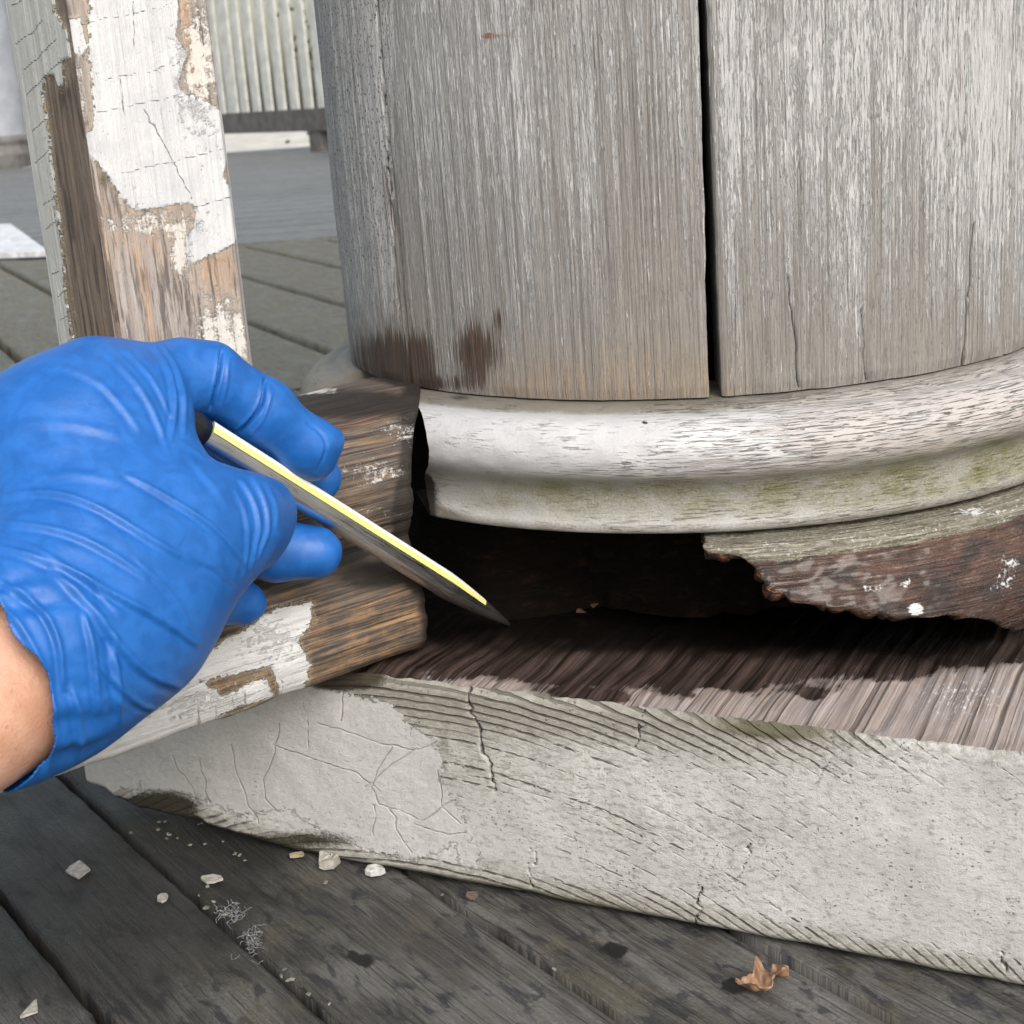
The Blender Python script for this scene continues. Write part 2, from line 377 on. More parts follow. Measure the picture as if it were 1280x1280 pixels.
def plain(name, col, rough=.6, scale=300, var=.25, bump=.3, **kw):
    M = Mat(name)
    n = M.noise(M.obj(1, 1, 1), scale, 3, .6)
    c = M.mix(M.rng(n, .3, .7), tuple(x * (1 - var) for x in col), tuple(min(1, x * (1 + var)) for x in col))
    return M.out(c, rough, M.bump(n, .0006, bump) if bump else None, **kw)
WHITEB = plain('pale_floor_patch', (.62, .63, .65), .4, 40)
FARWHITE = plain('far_white_paint', (.64, .64, .60), .5, 14, .15)
FARGREY = plain('far_blue_grey_paint', (.30, .32, .36), .5, 8, .12)
FARDARK = plain('far_dark_base', (.12, .115, .11), .7, 14, .3)
CHIP = plain('paint_chip', (.36, .345, .31), .6, 400)
CRUMB = plain('dull_crumb', (.20, .19, .165), .8, 500, .5)
LINT = plain('pale_lint', (.30, .31, .33), .8, 600)

# ------------------------------------------------------------------ layout constants
R_COL, Z_COL = .165, .1879
TH = -.33473
PU = np.array([cos(TH), sin(TH), 0]); PN = np.array([sin(TH), -cos(TH), 0]); PS = .2184; Z_PL = .0876
RE = np.array([-.695, -.719, 0.0]); RE /= np.linalg.norm(RE); RN = np.array([-RE[1], RE[0], 0.0])
ZV = np.array([0, 0, 1.0])

# ------------------------------------------------------------------ deck: boards that pass under the rail, and the floor behind it
ground = GM().faces([(-60, -60, -.45), (60, -60, -.45), (60, 60, -.45), (-60, 60, -.45)], [(0, 1, 2, 3)]).build('ground', plain('pale_sandy_ground', (.50, .48, .43), .9, 2.0), smooth=False)
struct(ground)
def board_mesh(parent, corners, mat, z=0, th=.024, res=None, attr_fn=None, along=None, across=None, rounding=.0012):
    """corners: near-left, near-right, far-right, far-left in plan; a slab with eased top edges"""
    A, B, C2, D = [np.asarray(c, float) for c in corners]
    g = GM()
    nu, nv = res or (8, 4)
    s = np.linspace(0, 1, nu)[:, None]; 
    t = np.linspace(0, 1, nv)[None, :]
    w = np.linalg.norm(B - A)
    tt = np.concatenate([[0, .0, min(.02, rounding / w)], np.linspace(rounding / w * 2, 1 - rounding / w * 2, nv), [1 - rounding / w, 1, 1]])
    zz = np.concatenate([[-th, -rounding, -rounding * .25], np.zeros(nv), [-rounding * .25, -rounding, -th]])
    P2 = (A[None, None] * (1 - s[..., None]) + D[None, None] * s[..., None]) * (1 - tt[None, :, None]) + (B[None, None] * (1 - s[..., None]) + C2[None, None] * s[..., None]) * tt[None, :, None]
    P = np.zeros((nu, len(tt), 3)); P[..., :2] = P2[..., :2]; P[..., 2] = z + zz[None]
    al = along if along is not None else (D - A)[:2] / np.linalg.norm((D - A)[:2])
    ac = np.array([al[1], -al[0]])
    jag = (vnoise(P[..., 0] * 160, P[..., 1] * 160, seed=2) - .5) * .0010
    edge = ((tt < .03) | (tt > .97))[None, :] * np.where(tt < .5, -1, 1)[None, :]
    P[..., 0] += ac[0] * jag * edge; P[..., 1] += ac[1] * jag * edge
    P[..., 2] += np.where(zz[None] > -.5 * rounding, (fbm(P[..., 0] * 45, P[..., 1] * 45, oct=3) - .5) * .0018, 0)
    uv = (P[..., 0] * al[0] + P[..., 1] * al[1], P[..., 0] * ac[0] + P[..., 1] * ac[1])
    at_ = attr_fn(P) if attr_fn else None
    g.grid(P, uv, at_)
    for k, fl in ((0, False), (-1, True)):                                  # end caps
        row = P[k]; c = row.mean(0)
        n = len(tt); V = np.vstack([row, [[*row[0][:2], z - th]]])
        g.faces(np.vstack([row[0], row[n // 2], row[-1], row[n // 2] * [1, 1, 0] + [0, 0, z - th]]), [(0, 1, 2, 3)] if not fl else [(3, 2, 1, 0)])
    return g.build('board', mat, parent)
deck = struct(empty('deck'), 'dark weathered deck boards around the column plinth')
bang = radians(132.7); BD = np.array([cos(bang), sin(bang)]); BQ = np.array([sin(bang), -cos(bang)])
offs = [-.3505, -.2895, -.2153, -.149]
while offs[0] > -1.25: offs.insert(0, offs[0] - .066)
while offs[-1] < 2.2: offs.append(offs[-1] + .068)
SPOTS = [(455, 1200, 15, 10), (767, 1188, 20, 11), (918, 1233, 20, 12), (437, 1193, 9, 4), (390, 1190, 26, 10), (650, 1165, 14, 5)]
def deck_attr(P):
    px, py, zz = project(P)
    k = np.zeros(px.shape)
    for (x, y, rx, ry) in SPOTS[:4]: k = np.maximum(k, blob(px, py, x, y, rx, ry) * (.75 + .6 * vnoise(px / 7, py / 5, seed=5)))
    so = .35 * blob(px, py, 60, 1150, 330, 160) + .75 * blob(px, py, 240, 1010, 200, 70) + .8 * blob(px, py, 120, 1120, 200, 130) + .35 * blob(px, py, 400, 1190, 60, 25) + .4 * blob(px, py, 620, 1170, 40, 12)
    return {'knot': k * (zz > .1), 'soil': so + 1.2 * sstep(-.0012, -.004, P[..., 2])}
for i, (o0, o1) in enumerate(zip(offs[:-1], offs[1:])):
    gap = .0013 + .0005 * (i % 3)
    a, b = o0 + gap, o1 - gap
    def pt(o, t): return np.array([BQ[0] * o + BD[0] * t, BQ[1] * o + BD[1] * t])
    near = -1.3; far = (.904 + (a + b) / 2 * float(BQ @ RN[:2])) / -float(BD @ RN[:2])
    vis = -.42 < (a + b) / 2 < .05
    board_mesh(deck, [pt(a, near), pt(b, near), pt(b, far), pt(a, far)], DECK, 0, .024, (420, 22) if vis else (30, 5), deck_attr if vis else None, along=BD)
# floor behind the rail
porch = struct(empty('porch_floor'), 'grey floorboards on the far side of the railing')
b2 = radians(122.5); BD2 = np.array([cos(b2), sin(b2)]); BQ2 = np.array([sin(b2), -cos(b2)])
NL = RN[:2]
FL0, FL1 = on_z(0, 327, 0)[:2], on_z(425, 296, 0)[:2]
fdir = (FL1 - FL0) / np.linalg.norm(FL1 - FL0); fn = np.array([-fdir[1], fdir[0]])
if fn[1] < 0: fn = -fn
offs2 = [BQ2 @ on_z(302, 306, 0)[:2], BQ2 @ on_z(302, 344, 0)[:2], BQ2 @ on_z(313, 402, 0)[:2]]
offs2 = sorted(offs2)
step = (offs2[-1] - offs2[0]) / 2
while offs2[0] > -2.6: offs2.insert(0, offs2[0] - step)
while offs2[-1] < 5.5: offs2.append(offs2[-1] + step)
def line_t(o, D, Q, n_, c_): return (c_ - (Q @ n_) * o) / (D @ n_)
for o0, o1 in zip(offs2[:-1], offs2[1:]):
    a, b = o0 + .007, o1 - .007
    cs = []
    for o, which in ((a, 0), (b, 0), (b, 1), (a, 1)):
        t = line_t(o, BD2, BQ2, NL, -.91) if which == 0 else line_t(o, BD2, BQ2, fn, fn @ FL0 - .02)
        cs.append(BQ2 * o + BD2 * t)
    if np.linalg.norm(cs[3] - cs[0]) < .1 or (cs[3] - cs[0]) @ BD2 < 0: continue
    board_mesh(porch, cs, DECKB, 0, .024, (40, 6), along=BD2, rounding=.004)
# far part of the floor, boards running across
nfar = 34; wfar = .19
for k in range(nfar):
    c0 = FL0 + fn * (k * wfar + .022); c1 = FL0 + fn * ((k + 1) * wfar)
    L, Rr = -5.5, 9.0
    pts = [c0 + fdir * L, c0 + fdir * Rr, c1 + fdir * Rr, c1 + fdir * L]
    g = GM()
    Q4 = [np.array([*q, .0]) for q in pts]
    g.box(Q4[0] - [0, 0, .03], Q4[1] - Q4[0], Q4[3] - Q4[0], (0, 0, .03))
    g.build('board', DECKF, porch, smooth=False)
pb = [on_z(-150, 331, 0), on_z(62, 323, 0), on_z(58, 288, 0), on_z(-150, 294, 0)]  # pale patch on the floor, built as a thin raised slab
g = GM(); o = pb[0] + [0, 0, .004]
g.box(o, pb[1] - pb[0], pb[3] - pb[0], (0, 0, .012))
tag(g.build('floor_patch', WHITEB, smooth=False), 'pale flat white patch on floor behind the peeling baluster', 'patch')

# ------------------------------------------------------------------ the column
column = tag(empty('porch_column'), 'large weathered round wooden porch column with rotted base on square plinth', 'column')
def stave(a0, a1, hi, seed, gap0, gap1):
    """a0,a1 in degrees; gap0/gap1: half gap at the bottom (m) on each side"""
    g = GM()
    zs = np.concatenate([np.linspace(Z_COL, .42, 240 if hi else 16), np.linspace(.43, 2.3, 30)])
    n = (300 if a0 > -150 and a0 < -50 else 120) if hi else 20
    t = np.linspace(0, 1, n)[:, None]
    jag0 = (fbm(zs * 60, np.full_like(zs, seed), oct=3) - .5) * .0014
    jag1 = (fbm(zs * 60, np.full_like(zs, seed + 9.5), oct=3) - .5) * .0014
    open_ = 1 - .45 * sstep(Z_COL, .36, zs)
    A0 = radians(a0) + (gap0 * open_ + jag0) / R_COL; A1 = radians(a1) - (gap1 * open_ + jag1) / R_COL
    A = A0[None] * (1 - t) + A1[None] * t
    Z = np.broadcast_to(zs[None], A.shape)
    taper = 1 - .04 * sstep(.5, 2.3, Z)
    ed = np.minimum(t, 1 - t) * (radians(a1 - a0) * R_COL)
    rnd = -.0016 * np.clip(1 - ed / .0022, 0, 1) ** 2
    arc = A * R_COL
    rel = (fbm(arc * 420, Z * 9, oct=3, seed=seed) - .5) * .0009 + (fbm(arc * 60, Z * 14, oct=2, seed=seed + 3) - .5) * .0012
    chipb = -.0012 * np.clip(1 - (Z - Z_COL) / .004, 0, 1) * vnoise(arc * 160, Z * 0, seed=seed)
    r = (R_COL + rnd + rel + chipb) * taper
    P = np.stack([r * np.cos(A), r * np.sin(A), Z], -1)
    at_ = {}
    if hi:
        px, py, _ = project(P)
        paint = .36 + .24 * sstep(420, 60, py) * sstep(430, 560, px) + .10 * sstep(880, 1250, px) * sstep(480, 150, py)
        paint -= .16 * blob(px, py, 790, 180, 110, 300)
        paint -= .22 * sstep(360, 470, py) * sstep(560, 700, px)
        paint += .20 * blob(px, py, 735, 200, 30, 130) + .10 * blob(px, py, 640, 160, 50, 220) + .12 * blob(px, py, 1070, 60, 70, 140)
        paint += .40 * blob(px, py, 915, 120, 22, 190) + .25 * blob(px, py, 1245, 160, 60, 260) + .22 * blob(px, py, 1060, 350, 30, 140)
        paint += .12 * blob(px, py, 1000, 470, 120, 14)
        paint = np.where(px < 492, .80 - .35 * sstep(330, 450, py), paint)
        warm = .85 * sstep(395, 490, py) * sstep(560, 640, px) * sstep(1000, 880, px) + .6 * blob(px, py, 700, 480, 26, 18) + .35 * blob(px, py, 460, 400, 60, 60) + .3 * blob(px, py, 820, 360, 60, 120) + .18 * blob(px, py, 1180, 400, 90, 70)
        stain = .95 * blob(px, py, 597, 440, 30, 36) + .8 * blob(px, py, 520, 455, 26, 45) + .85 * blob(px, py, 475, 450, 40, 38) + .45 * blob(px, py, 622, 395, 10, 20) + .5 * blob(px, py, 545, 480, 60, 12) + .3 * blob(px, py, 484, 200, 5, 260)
        at_ = dict(paint=paint, warm=np.clip(warm, 0, 1), stain=stain, speckle=sstep(500, 478, px) * sstep(420, 300, py) * .9 + .15)
        crk = np.full(px.shape, 9.0)
        for pts, wd in (([(985, 345), (990, 400), (996, 440), (998, 484)], 2.0), ([(1076, 385), (1080, 430), (1084, 476)], 1.6),
                        ([(1198, 20), (1200, 140), (1203, 200)], 1.3), ([(1217, 280), (1214, 340), (1208, 400), (1204, 462)], 2.2), ([(1000, 200), (1003, 260)], .9), ([(476, 60), (484, 200), (500, 390)], 1.2)):
            crk = np.minimum(crk, seg_dist(px + 3 * (vnoise(py / 14, px * 0, seed=4) - .5), py, pts) / wd)
        at_['crack'] = np.clip(crk, 0, 9)
        at_['rust'] = blob(px, py, 612, 45, 9, 4) + .62 * blob(px, py, 640, 45, 44, 3.5)
        P -= (np.stack([np.cos(A), np.sin(A), 0 * A], -1)) * (.0013 * np.clip(1 - crk, 0, 1))[..., None]
    else:
        at_ = dict(paint=np.full(P.shape[:2], .5), crack=np.full(P.shape[:2], 9.0))
    g.grid(P, (arc, Z), at_)
    Pi = P.copy(); sc = .128 / R_COL; Pi[..., :2] *= sc
    dark = {'crack': np.full((2, len(zs)), 9.0), 'paint': np.full((2, len(zs)), .1)}
    for k, fl in ((0, True), (-1, False)):
        W = np.stack([P[k], Pi[k]]); g.grid(W, (np.stack([arc[k], arc[k] + .03]), np.stack([Z[k], Z[k]])), dark, flip=not fl)
    g.grid(Pi[::max(1, n // 20)], (arc[::max(1, n // 20)], Z[::max(1, n // 20)]), {'crack': np.full(Pi[::max(1, n // 20)].shape[:2], 9.0)}, flip=True)
    W = np.stack([P[:, 0], Pi[:, 0]]); g.grid(W, None, {'crack': np.full((2, n), 9.0)}, flip=False)
    W = np.stack([P[:, -1], Pi[:, -1]]); g.grid(W, None, {'crack': np.full((2, n), 9.0)}, flip=True)
    return g.build('stave', STAVE, column)
ang = [-180.6, -135.6, -87.6, -42.0, 2.0, 47.0, 92.0, 137.0, 179.4]
for i in range(8):
    g0 = .0023 if i == 2 else .0001; g1 = .0023 if i == 1 else .0001
    stave(ang[i], ang[i + 1], i in (0, 1, 2, 3), i * 7 + 1, g0, g1)

def sweep(prof, a0, a1, na, npf, attr_fn, mat, name, noise_amp=.0006, close_ends=True, keep_fn=None, mats=None, cut=None):
    prof = np.array(prof, float)
    L = np.concatenate([[0], np.cumsum(np.hypot(*np.diff(prof, axis=0).T))])
    s = np.linspace(0, L[-1], npf)
    # Catmull-like smoothing by dense linear interpolation then box blur
    rr_ = np.interp(s, L, prof[:, 0]); zz_ = np.interp(s, L, prof[:, 1])
    for _ in range(2):
        rr_[1:-1] = (rr_[:-2] + 2 * rr_[1:-1] + rr_[2:]) / 4; zz_[1:-1] = (zz_[:-2] + 2 * zz_[1:-1] + zz_[2:]) / 4
    A = np.radians(np.linspace(a0, a1, na))[:, None]
    if cut is not None:                                     # start angle follows a vertical cutting plane
        st_a = np.degrees(cut[0] - np.arccos(np.clip(cut[1] / rr_, -1, 1))); st_a = np.maximum(st_a, -139.0)
        A = np.radians(st_a[None] + (a1 - st_a[None]) * np.linspace(0, 1, na)[:, None])
    arc = A * .185 + 0 * s[None]
    rel = (fbm(arc * 120, s[None] * 260 + 0 * arc, oct=3, seed=11) - .5) * 2 * noise_amp
    r = rr_[None] + rel
    Z = zz_[None] + .4 * rel
    P = np.stack([r * np.cos(A), r * np.sin(A), Z + 0 * A], -1)
    g = GM(); at_ = attr_fn(P, s[None] + 0 * arc) if attr_fn else None
    keep = None
    if keep_fn is not None:
        kv = keep_fn(P)
        keep = kv[:-1, :-1] & kv[1:, :-1] & kv[1:, 1:] & kv[:-1, 1:]
    if keep is not None:
        ids = np.arange(P.shape[0] * P.shape[1]).reshape(P.shape[:2])
        q = np.stack([ids[:-1, :-1], ids[1:, :-1], ids[1:, 1:], ids[:-1, 1:]], -1).reshape(-1, 4)[keep.reshape(-1)]
        e = np.sort(np.concatenate([q[:, [0, 1]], q[:, [1, 2]], q[:, [2, 3]], q[:, [3, 0]]]), 1)
        ue, ct = np.unique(e, axis=0, return_counts=True); be = ue[ct == 1]
        Pf = P.reshape(-1, 3).copy()
        for _ in range(9):
            acc = np.zeros_like(Pf); num = np.zeros(len(Pf))
            for a_, b_ in ((0, 1), (1, 0)): np.add.at(acc, be[:, a_], Pf[be[:, b_]]); np.add.at(num, be[:, a_], 1)
            mk = num > 1; Pf[mk] = .4 * Pf[mk] + .6 * acc[mk] / num[mk][:, None]
        P = Pf.reshape(P.shape)
    g.grid(P, (arc, s[None] + 0 * arc), at_, keep=keep, flip=True)
    if close_ends:
        for k, fl in ((0, False), (-1, True)):
            inner = P[k].copy(); inner[:, :2] *= (.13 / np.hypot(inner[:, 0], inner[:, 1]))[:, None]
            a2 = {kk: np.stack([vv[k], vv[k]]) for kk, vv in at_.items()} if at_ else None
            g.grid(np.stack([P[k], inner]), None, a2, flip=fl)
    return g.build(name, mats or mat, column)
# upper moulding: fillet, half-round bead and cove
th = np.linspace(radians(88), radians(-62), 16)
prof = [(.130, .1872), (.1645, .1872), (.1705, .1868), (.1718, .1850), (.1722, .1835)] + [(.1755 + .0145 * cos(a), .1715 + .0128 * sin(a)) for a in th] + [(.1800, .1575), (.1786, .1540), (.1790, .1490), (.1812, .1445), (.1838, .1418), (.1840, .1402), (.130, .1400)]
def mould_attr(P, s):
    px, py, _ = project(P)
    below = sstep(.1665, .1585, P[..., 2])
    al = below * (.55 + .45 * blob(px, py, 850, 610, 320, 30) + .25 * sstep(1000, 1250, px)) * (1 - .5 * sstep(.1475, .1425, P[..., 2]))
    al = np.clip(al + .25 * sstep(.172, .162, P[..., 2]) * sstep(900, 1200, px), 0, 1)
    al *= sstep(535, 640, px) * .5 + .5
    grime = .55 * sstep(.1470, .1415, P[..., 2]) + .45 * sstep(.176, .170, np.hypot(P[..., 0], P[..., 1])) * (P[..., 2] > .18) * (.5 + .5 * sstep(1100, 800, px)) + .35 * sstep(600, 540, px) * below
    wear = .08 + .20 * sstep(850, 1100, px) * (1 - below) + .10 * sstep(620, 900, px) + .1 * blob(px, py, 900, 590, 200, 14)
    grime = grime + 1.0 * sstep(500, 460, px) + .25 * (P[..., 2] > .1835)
    st = .75 * sstep(572, 536, px) * sstep(.1620, .1520, P[..., 2]) + 1.1 * blob(px, py, 806, 528, 5, 4) + .7 * blob(px, py, 575, 497, 30, 8) + .30 * sstep(545, 534, px)
    return dict(algae=al, grime=grime, wear=wear, stain=st)
sweep(prof, -127.0, 205, 1150, 90, mould_attr, MOULD, 'moulding', cut=(math.atan2(.316, .95), -.1494))
# lower moulding, rotted through at the front
prof = [(.150, .1385), (.178, .1385), (.1895, .1372), (.1918, .1345), (.1918, .1315), (.1935, .1270), (.1985, .1190), (.2035, .1090), (.2045, .1010), (.2030, .0940), (.1985, .0885), (.1970, .0880)]
HOLE = [(380, 600), (880, 600), (876, 684), (886, 694), (925, 699), (940, 712), (962, 738), (990, 754), (1050, 762), (1100, 770), (1150, 776), (1195, 770), (1235, 778), (1262, 789), (1288, 806), (1288, 900), (380, 900)]
def rot_keep(P):
    px, py, _ = project(P)
    az = np.degrees(np.arctan2(P[..., 1], P[..., 0]))
    j = (vnoise(px / 9, py / 6, seed=7) - .5) * 9 + (vnoise(px / 4, py / 4, seed=8) - .5) * 3
    front = (az < -20) | (az > 175)
    return ~(front & (poly_sd(px, py, HOLE) > j))
def rot_attr(P, s):
    px, py, _ = project(P)
    r = np.hypot(P[..., 0], P[..., 1])
    ledge = .85 * sstep(.1290, .1330, P[..., 2])
    fl = .27 * blob(px, py, 1255, 715, 40, 50) + .62 * blob(px, py, 1145, 762, 14, 12) + .40 * blob(px, py, 1090, 735, 50, 14) + .35 * blob(px, py, 1135, 727, 12, 12) + .3 * blob(px, py, 980, 735, 10, 8) + .12 * sstep(1150, 1270, px) + .34 * blob(px, py, 1200, 640, 90, 14)
    bl = .6 * blob(px, py, 1210, 770, 40, 26) + .4 * blob(px, py, 1000, 690, 100, 20)
    return dict(ledge=ledge, flake=fl, black=bl)
low = sweep(prof, -140, 200, 1100, 80, rot_attr, ROT, 'rotted_moulding', .0012, False, rot_keep, [ROT, RAW])
low['label'] = 'dark wet rotted lower moulding with broken edge'
sm = low.modifiers.new('thickness', 'SOLIDIFY'); sm.thickness = .006; sm.offset = -1; sm.material_offset_rim = 1; sm.material_offset = 1
# decayed core seen through the cavity
na, nz = 260, 60
A = np.linspace(-pi, pi, na)[:, None]; Z = np.linspace(Z_PL - .002, .20, nz)[None]
r = .112 + .018 * fbm(A * 3 + 20, Z * 40, oct=4, seed=3) + .012 * (fbm(A * 22 + 40, Z * 90, oct=3, seed=6) - .5) + 0 * Z
dA = np.abs((np.degrees(A) + 143 + 180) % 360 - 180)
r = r + (.157 - r) * sstep(30, 16, dA)  # core widened by the rail to fill the gap with black
P = np.stack([r * np.cos(A), r * np.sin(A), Z + 0 * A], -1)
GM().grid(P).build('core', CORE, column)
# plinth
g = GM()
nu, nv = 760, 150
u = np.linspace(-PS, PS, nu)[:, None]; zt = np.linspace(0, 1, nv)[None]
zb = .0015 + .0022 * fbm(u * 40 + 9, u * 0, oct=3) + .012 * sstep(-.10, -.235, u) * (.5 + fbm(u * 60, u * 0 + 3, oct=3))
ztop = Z_PL - .0022 * np.abs(fbm(u * 120 + 5, u * 0 + 1, oct=3) - .5)
Z = zb + (ztop - zb) * zt
rnd = .0030 * np.clip(1 - (Z_PL - Z) / .004, 0, 1) ** 2 + .002 * np.clip(1 - (Z - zb) / .003, 0, 1) ** 2
P = PN * PS + PU * u[..., None] + ZV * Z[..., None]
px, py, _ = project(P)
rad = np.hypot(u + .045, Z + .235)
rel = (fbm(u * 60, Z * 60, oct=4, seed=2) - .5) * .0014
P = P + PN * (rel - rnd)[..., None]
THICK = [(60, 790), (300, 830), (440, 868), (486, 878), (512, 905), (540, 925), (556, 950), (552, 975), (565, 1000), (580, 1010), (582, 1040), (600, 1062), (598, 1086), (575, 1082), (568, 1055), (545, 1066), (520, 1076), (455, 1062), (415, 1045), (360, 1012), (300, 1020), (245, 995), (165, 985), (60, 1010)]
thick = poly_sd(px, py, THICK) * .00029
hair = np.full(px.shape, 9.0)
HAIRS = [[(290, 930), (296, 970), (312, 1010), (322, 1030)], [(350, 905), (345, 940), (327, 975), (330, 1000), (345, 1015)], [(345, 930), (390, 950), (440, 962), (475, 990)], [(400, 905), (430, 912), (470, 930), (520, 938), (545, 925)], [(490, 935), (470, 965), (462, 985), (475, 1005), (530, 1025), (570, 1000)],
         [(486, 1010), (500, 1040), (516, 1068)], [(470, 1005), (466, 1045)], [(520, 1030), (560, 1045), (582, 1040)], [(215, 945), (240, 985), (244, 1000)], [(430, 860), (426, 900)], [(250, 950), (262, 1000)], [(385, 890), (386, 935)], [(455, 985), (490, 955), (520, 935)], [(548, 962), (552, 1010), (575, 1030)]]
for h_ in HAIRS: hair = np.minimum(hair, seg_dist(px + 5 * (vnoise(px / 15, py / 15, seed=3) - .5), py + 5 * (vnoise(px / 15, py / 15, seed=13) - .5), h_) / 1.0)
crk = np.full(px.shape, 9.0)
for h_, w in (([(582, 856), (584, 880), (598, 905), (600, 925), (612, 960), (619, 988)], 1.9), ([(803, 890), (802, 912), (795, 935)], 1.2), ([(877, 1110), (872, 1140), (864, 1166)], 1.4), ([(938, 1055), (932, 1085), (918, 1106)], 1.0), ([(1038, 950), (1022, 980)], .8), ([(665, 1060), (663, 1110)], .7), ([(1250, 1190), (1256, 1215)], 2)):
    crk = np.minimum(crk, seg_dist(px + 11 * (vnoise(px / 9, py / 7, seed=5) - .5), py, h_) / w)
bare = .22 + .75 * sstep(935, 860, py - .13 * (px - 560)) * sstep(1150, 700, px) + .35 * sstep(1010, 960, py - .24 * (px - 560)) * sstep(900, 560, px) + .5 * sstep(45, 15, (ztop - Z) * 0 + (Z - zb) * 3300) + .32 * blob(px, py, 1000, 930, 160, 40) + .3 * blob(px, py, 880, 1040, 160, 30) + .2 * blob(px, py, 950, 1110, 200, 30) + .15 * sstep(30, 8, (ztop - Z) * 3300)
bare -= .25 * blob(px, py, 1130, 1080, 160, 70) + .15 * blob(px, py, 640, 1040, 60, 50)
moss = .40 * sstep(28, 6, (ztop - Z) * 3300) * sstep(700, 860, px) + .42 * blob(px, py, 960, 915, 60, 14) + .38 * sstep(20, 3, (Z - zb) * 3300) + .45 * blob(px, py, 555, 935, 14, 60) + .4 * blob(px, py, 610, 1080, 50, 20) + .25 * blob(px, py, 760, 1120, 160, 25)
soil = .95 * blob(px, py, 430, 850, 60, 16) + .6 * blob(px, py, 380, 1050, 110, 18) + .9 * blob(px, py, 200, 1010, 60, 26) + .35 * sstep(14, 2, (Z - zb) * 3300)
P = P - PN * (.0016 * np.clip(1 - crk, 0, 1))[..., None]
g.grid(P, (u + 0 * Z, Z), dict(ring=rad, thick=np.clip(thick, -.03, .03), hair=np.clip(hair, 0, 9), crack=np.clip(crk, 0, 9), bare=np.clip(bare, 0, 1.2), moss=moss, soil=soil))
front_top = P[:, -1]
# top
nv2 = 170
t = (np.linspace(0, 1, nv2) ** 1.5)[None]
PT = front_top[:, None] * (1 - t[..., None]) + (-PN * PS + PU * u[..., None] + ZV * Z_PL) * t[..., None]
PT[..., 2] += ((fbm(u * 260, t * 6, oct=3, seed=4) - .5) * .0022 + (fbm(u * 30, t * 12, oct=3, seed=5) - .5) * .004) * sstep(0, .02, t) - .006 * sstep(.12, .3, t) * sstep(.9, .7, t)
px, py, _ = project(PT)
wetline = np.interp(px, [450, 640, 700, 800, 870, 960, 1050, 1150, 1230, 1290], [850, 846, 862, 862, 866, 858, 850, 842, 835, 822])
wet = .55 + (wetline - py + 26 * (fbm(px / 34, py / 12, oct=3, seed=6) - .5)) / 55 + .5 * blob(px, py, 1015, 868, 18, 9) + .6 * blob(px, py, 755, 872, 26, 8) + .5 * blob(px, py, 715, 868, 14, 9)
wet = np.clip(wet, -.4, 1.3)
white = .20 * blob(px, py, 1200, 870, 80, 40) + .22 * blob(px, py, 560, 846, 60, 8) + .10 * sstep(5, 0, np.abs(py - np.interp(px, [480, 820, 1280], [847, 890, 945])) - 4)
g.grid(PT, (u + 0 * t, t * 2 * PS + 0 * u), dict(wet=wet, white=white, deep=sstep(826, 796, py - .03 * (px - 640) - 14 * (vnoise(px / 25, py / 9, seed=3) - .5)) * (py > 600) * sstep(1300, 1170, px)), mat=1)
# other sides and bottom
def side(a, b, nn, off):
    s_ = np.linspace(0, 1, 160)[:, None]; z_ = np.linspace(0, 1, 30)[None]
    z0 = .004 + .006 * fbm(s_ * 20 + off, s_ * 0, oct=3) + (.014 * s_ ** 4 if off == 3.0 else 0)
    Pz = a * (1 - s_[..., None]) + b * s_[..., None] + ZV * (z0 + (Z_PL - .0006 - z0) * z_)[..., None]
    Pz = Pz + nn * ((fbm(s_ * 25 + off, z_ * 6, oct=3) - .5) * .002)[..., None]
    g.grid(Pz, (s_ * 2 * PS + 0 * z_ + off, z_ * Z_PL + 0 * s_), dict(ring=z_ * .08 + .02 * s_, hair=np.full((160, 30), 9.0), crack=np.full((160, 30), 9.0), thick=np.full((160, 30), .004), bare=np.full((160, 30), .3)))
cFL, cFR, cBL, cBR = PN * PS - PU * PS, PN * PS + PU * PS, -PN * PS - PU * PS, -PN * PS + PU * PS
side(cBL, cFL, -PU, 3.0); side(cFR, cBR, PU, 5.0); side(cBR, cBL, -PN, 7.0)
g.build('plinth', [PLINTH, TOPG], column)

# ------------------------------------------------------------------ railing that meets the column
railing = tag(empty('porch_railing'), 'porch railing of peeling white paint with moulded bottom rail and square baluster', 'railing')
front = [(.0300, .0905), (.0365, .0925), (.0388, .1000), (.0390, .1100), (.0380, .1210), (.0350, .1310), (.0312, .1375), (.0320, .1410), (.0352, .1455), (.0374, .1530), (.0374, .1610), (.0350, .1695), (.0300, .1765), (.0215, .1835), (.0120, .1876), (.0, .1895), (-.02, .1895), (-.033, .1885), (-.0370, .1850), (-.0375, .1600), (-.0365, .1390), (-.0375, .1250), (-.0375, .0920), (-.030, .0905), (.0300, .0905)]
pr = np.array(front); L = np.concatenate([[0], np.cumsum(np.hypot(*np.diff(pr, axis=0).T))]); npf = 260
s = np.linspace(0, L[-1], npf); pa_ = np.interp(s, L, pr[:, 0]); pz_ = np.interp(s, L, pr[:, 1])
for _ in range(3):
    pa_ = (np.roll(pa_, 1) + 2 * pa_ + np.roll(pa_, -1)) / 4; pz_ = (np.roll(pz_, 1) + 2 * pz_ + np.roll(pz_, -1)) / 4
tend = .164 + .0335 * np.maximum(np.clip(pa_ / .0375, 0, 1) ** 1.2, sstep(.176, .156, pz_))
ts = np.concatenate([np.linspace(0, .34, 340), np.linspace(.35, 1.5, 40)])[:, None]
T = tend[None] + (fbm(pa_[None] * 220 + 9, pz_[None] * 220, oct=3) - .5) * .0012 + ts
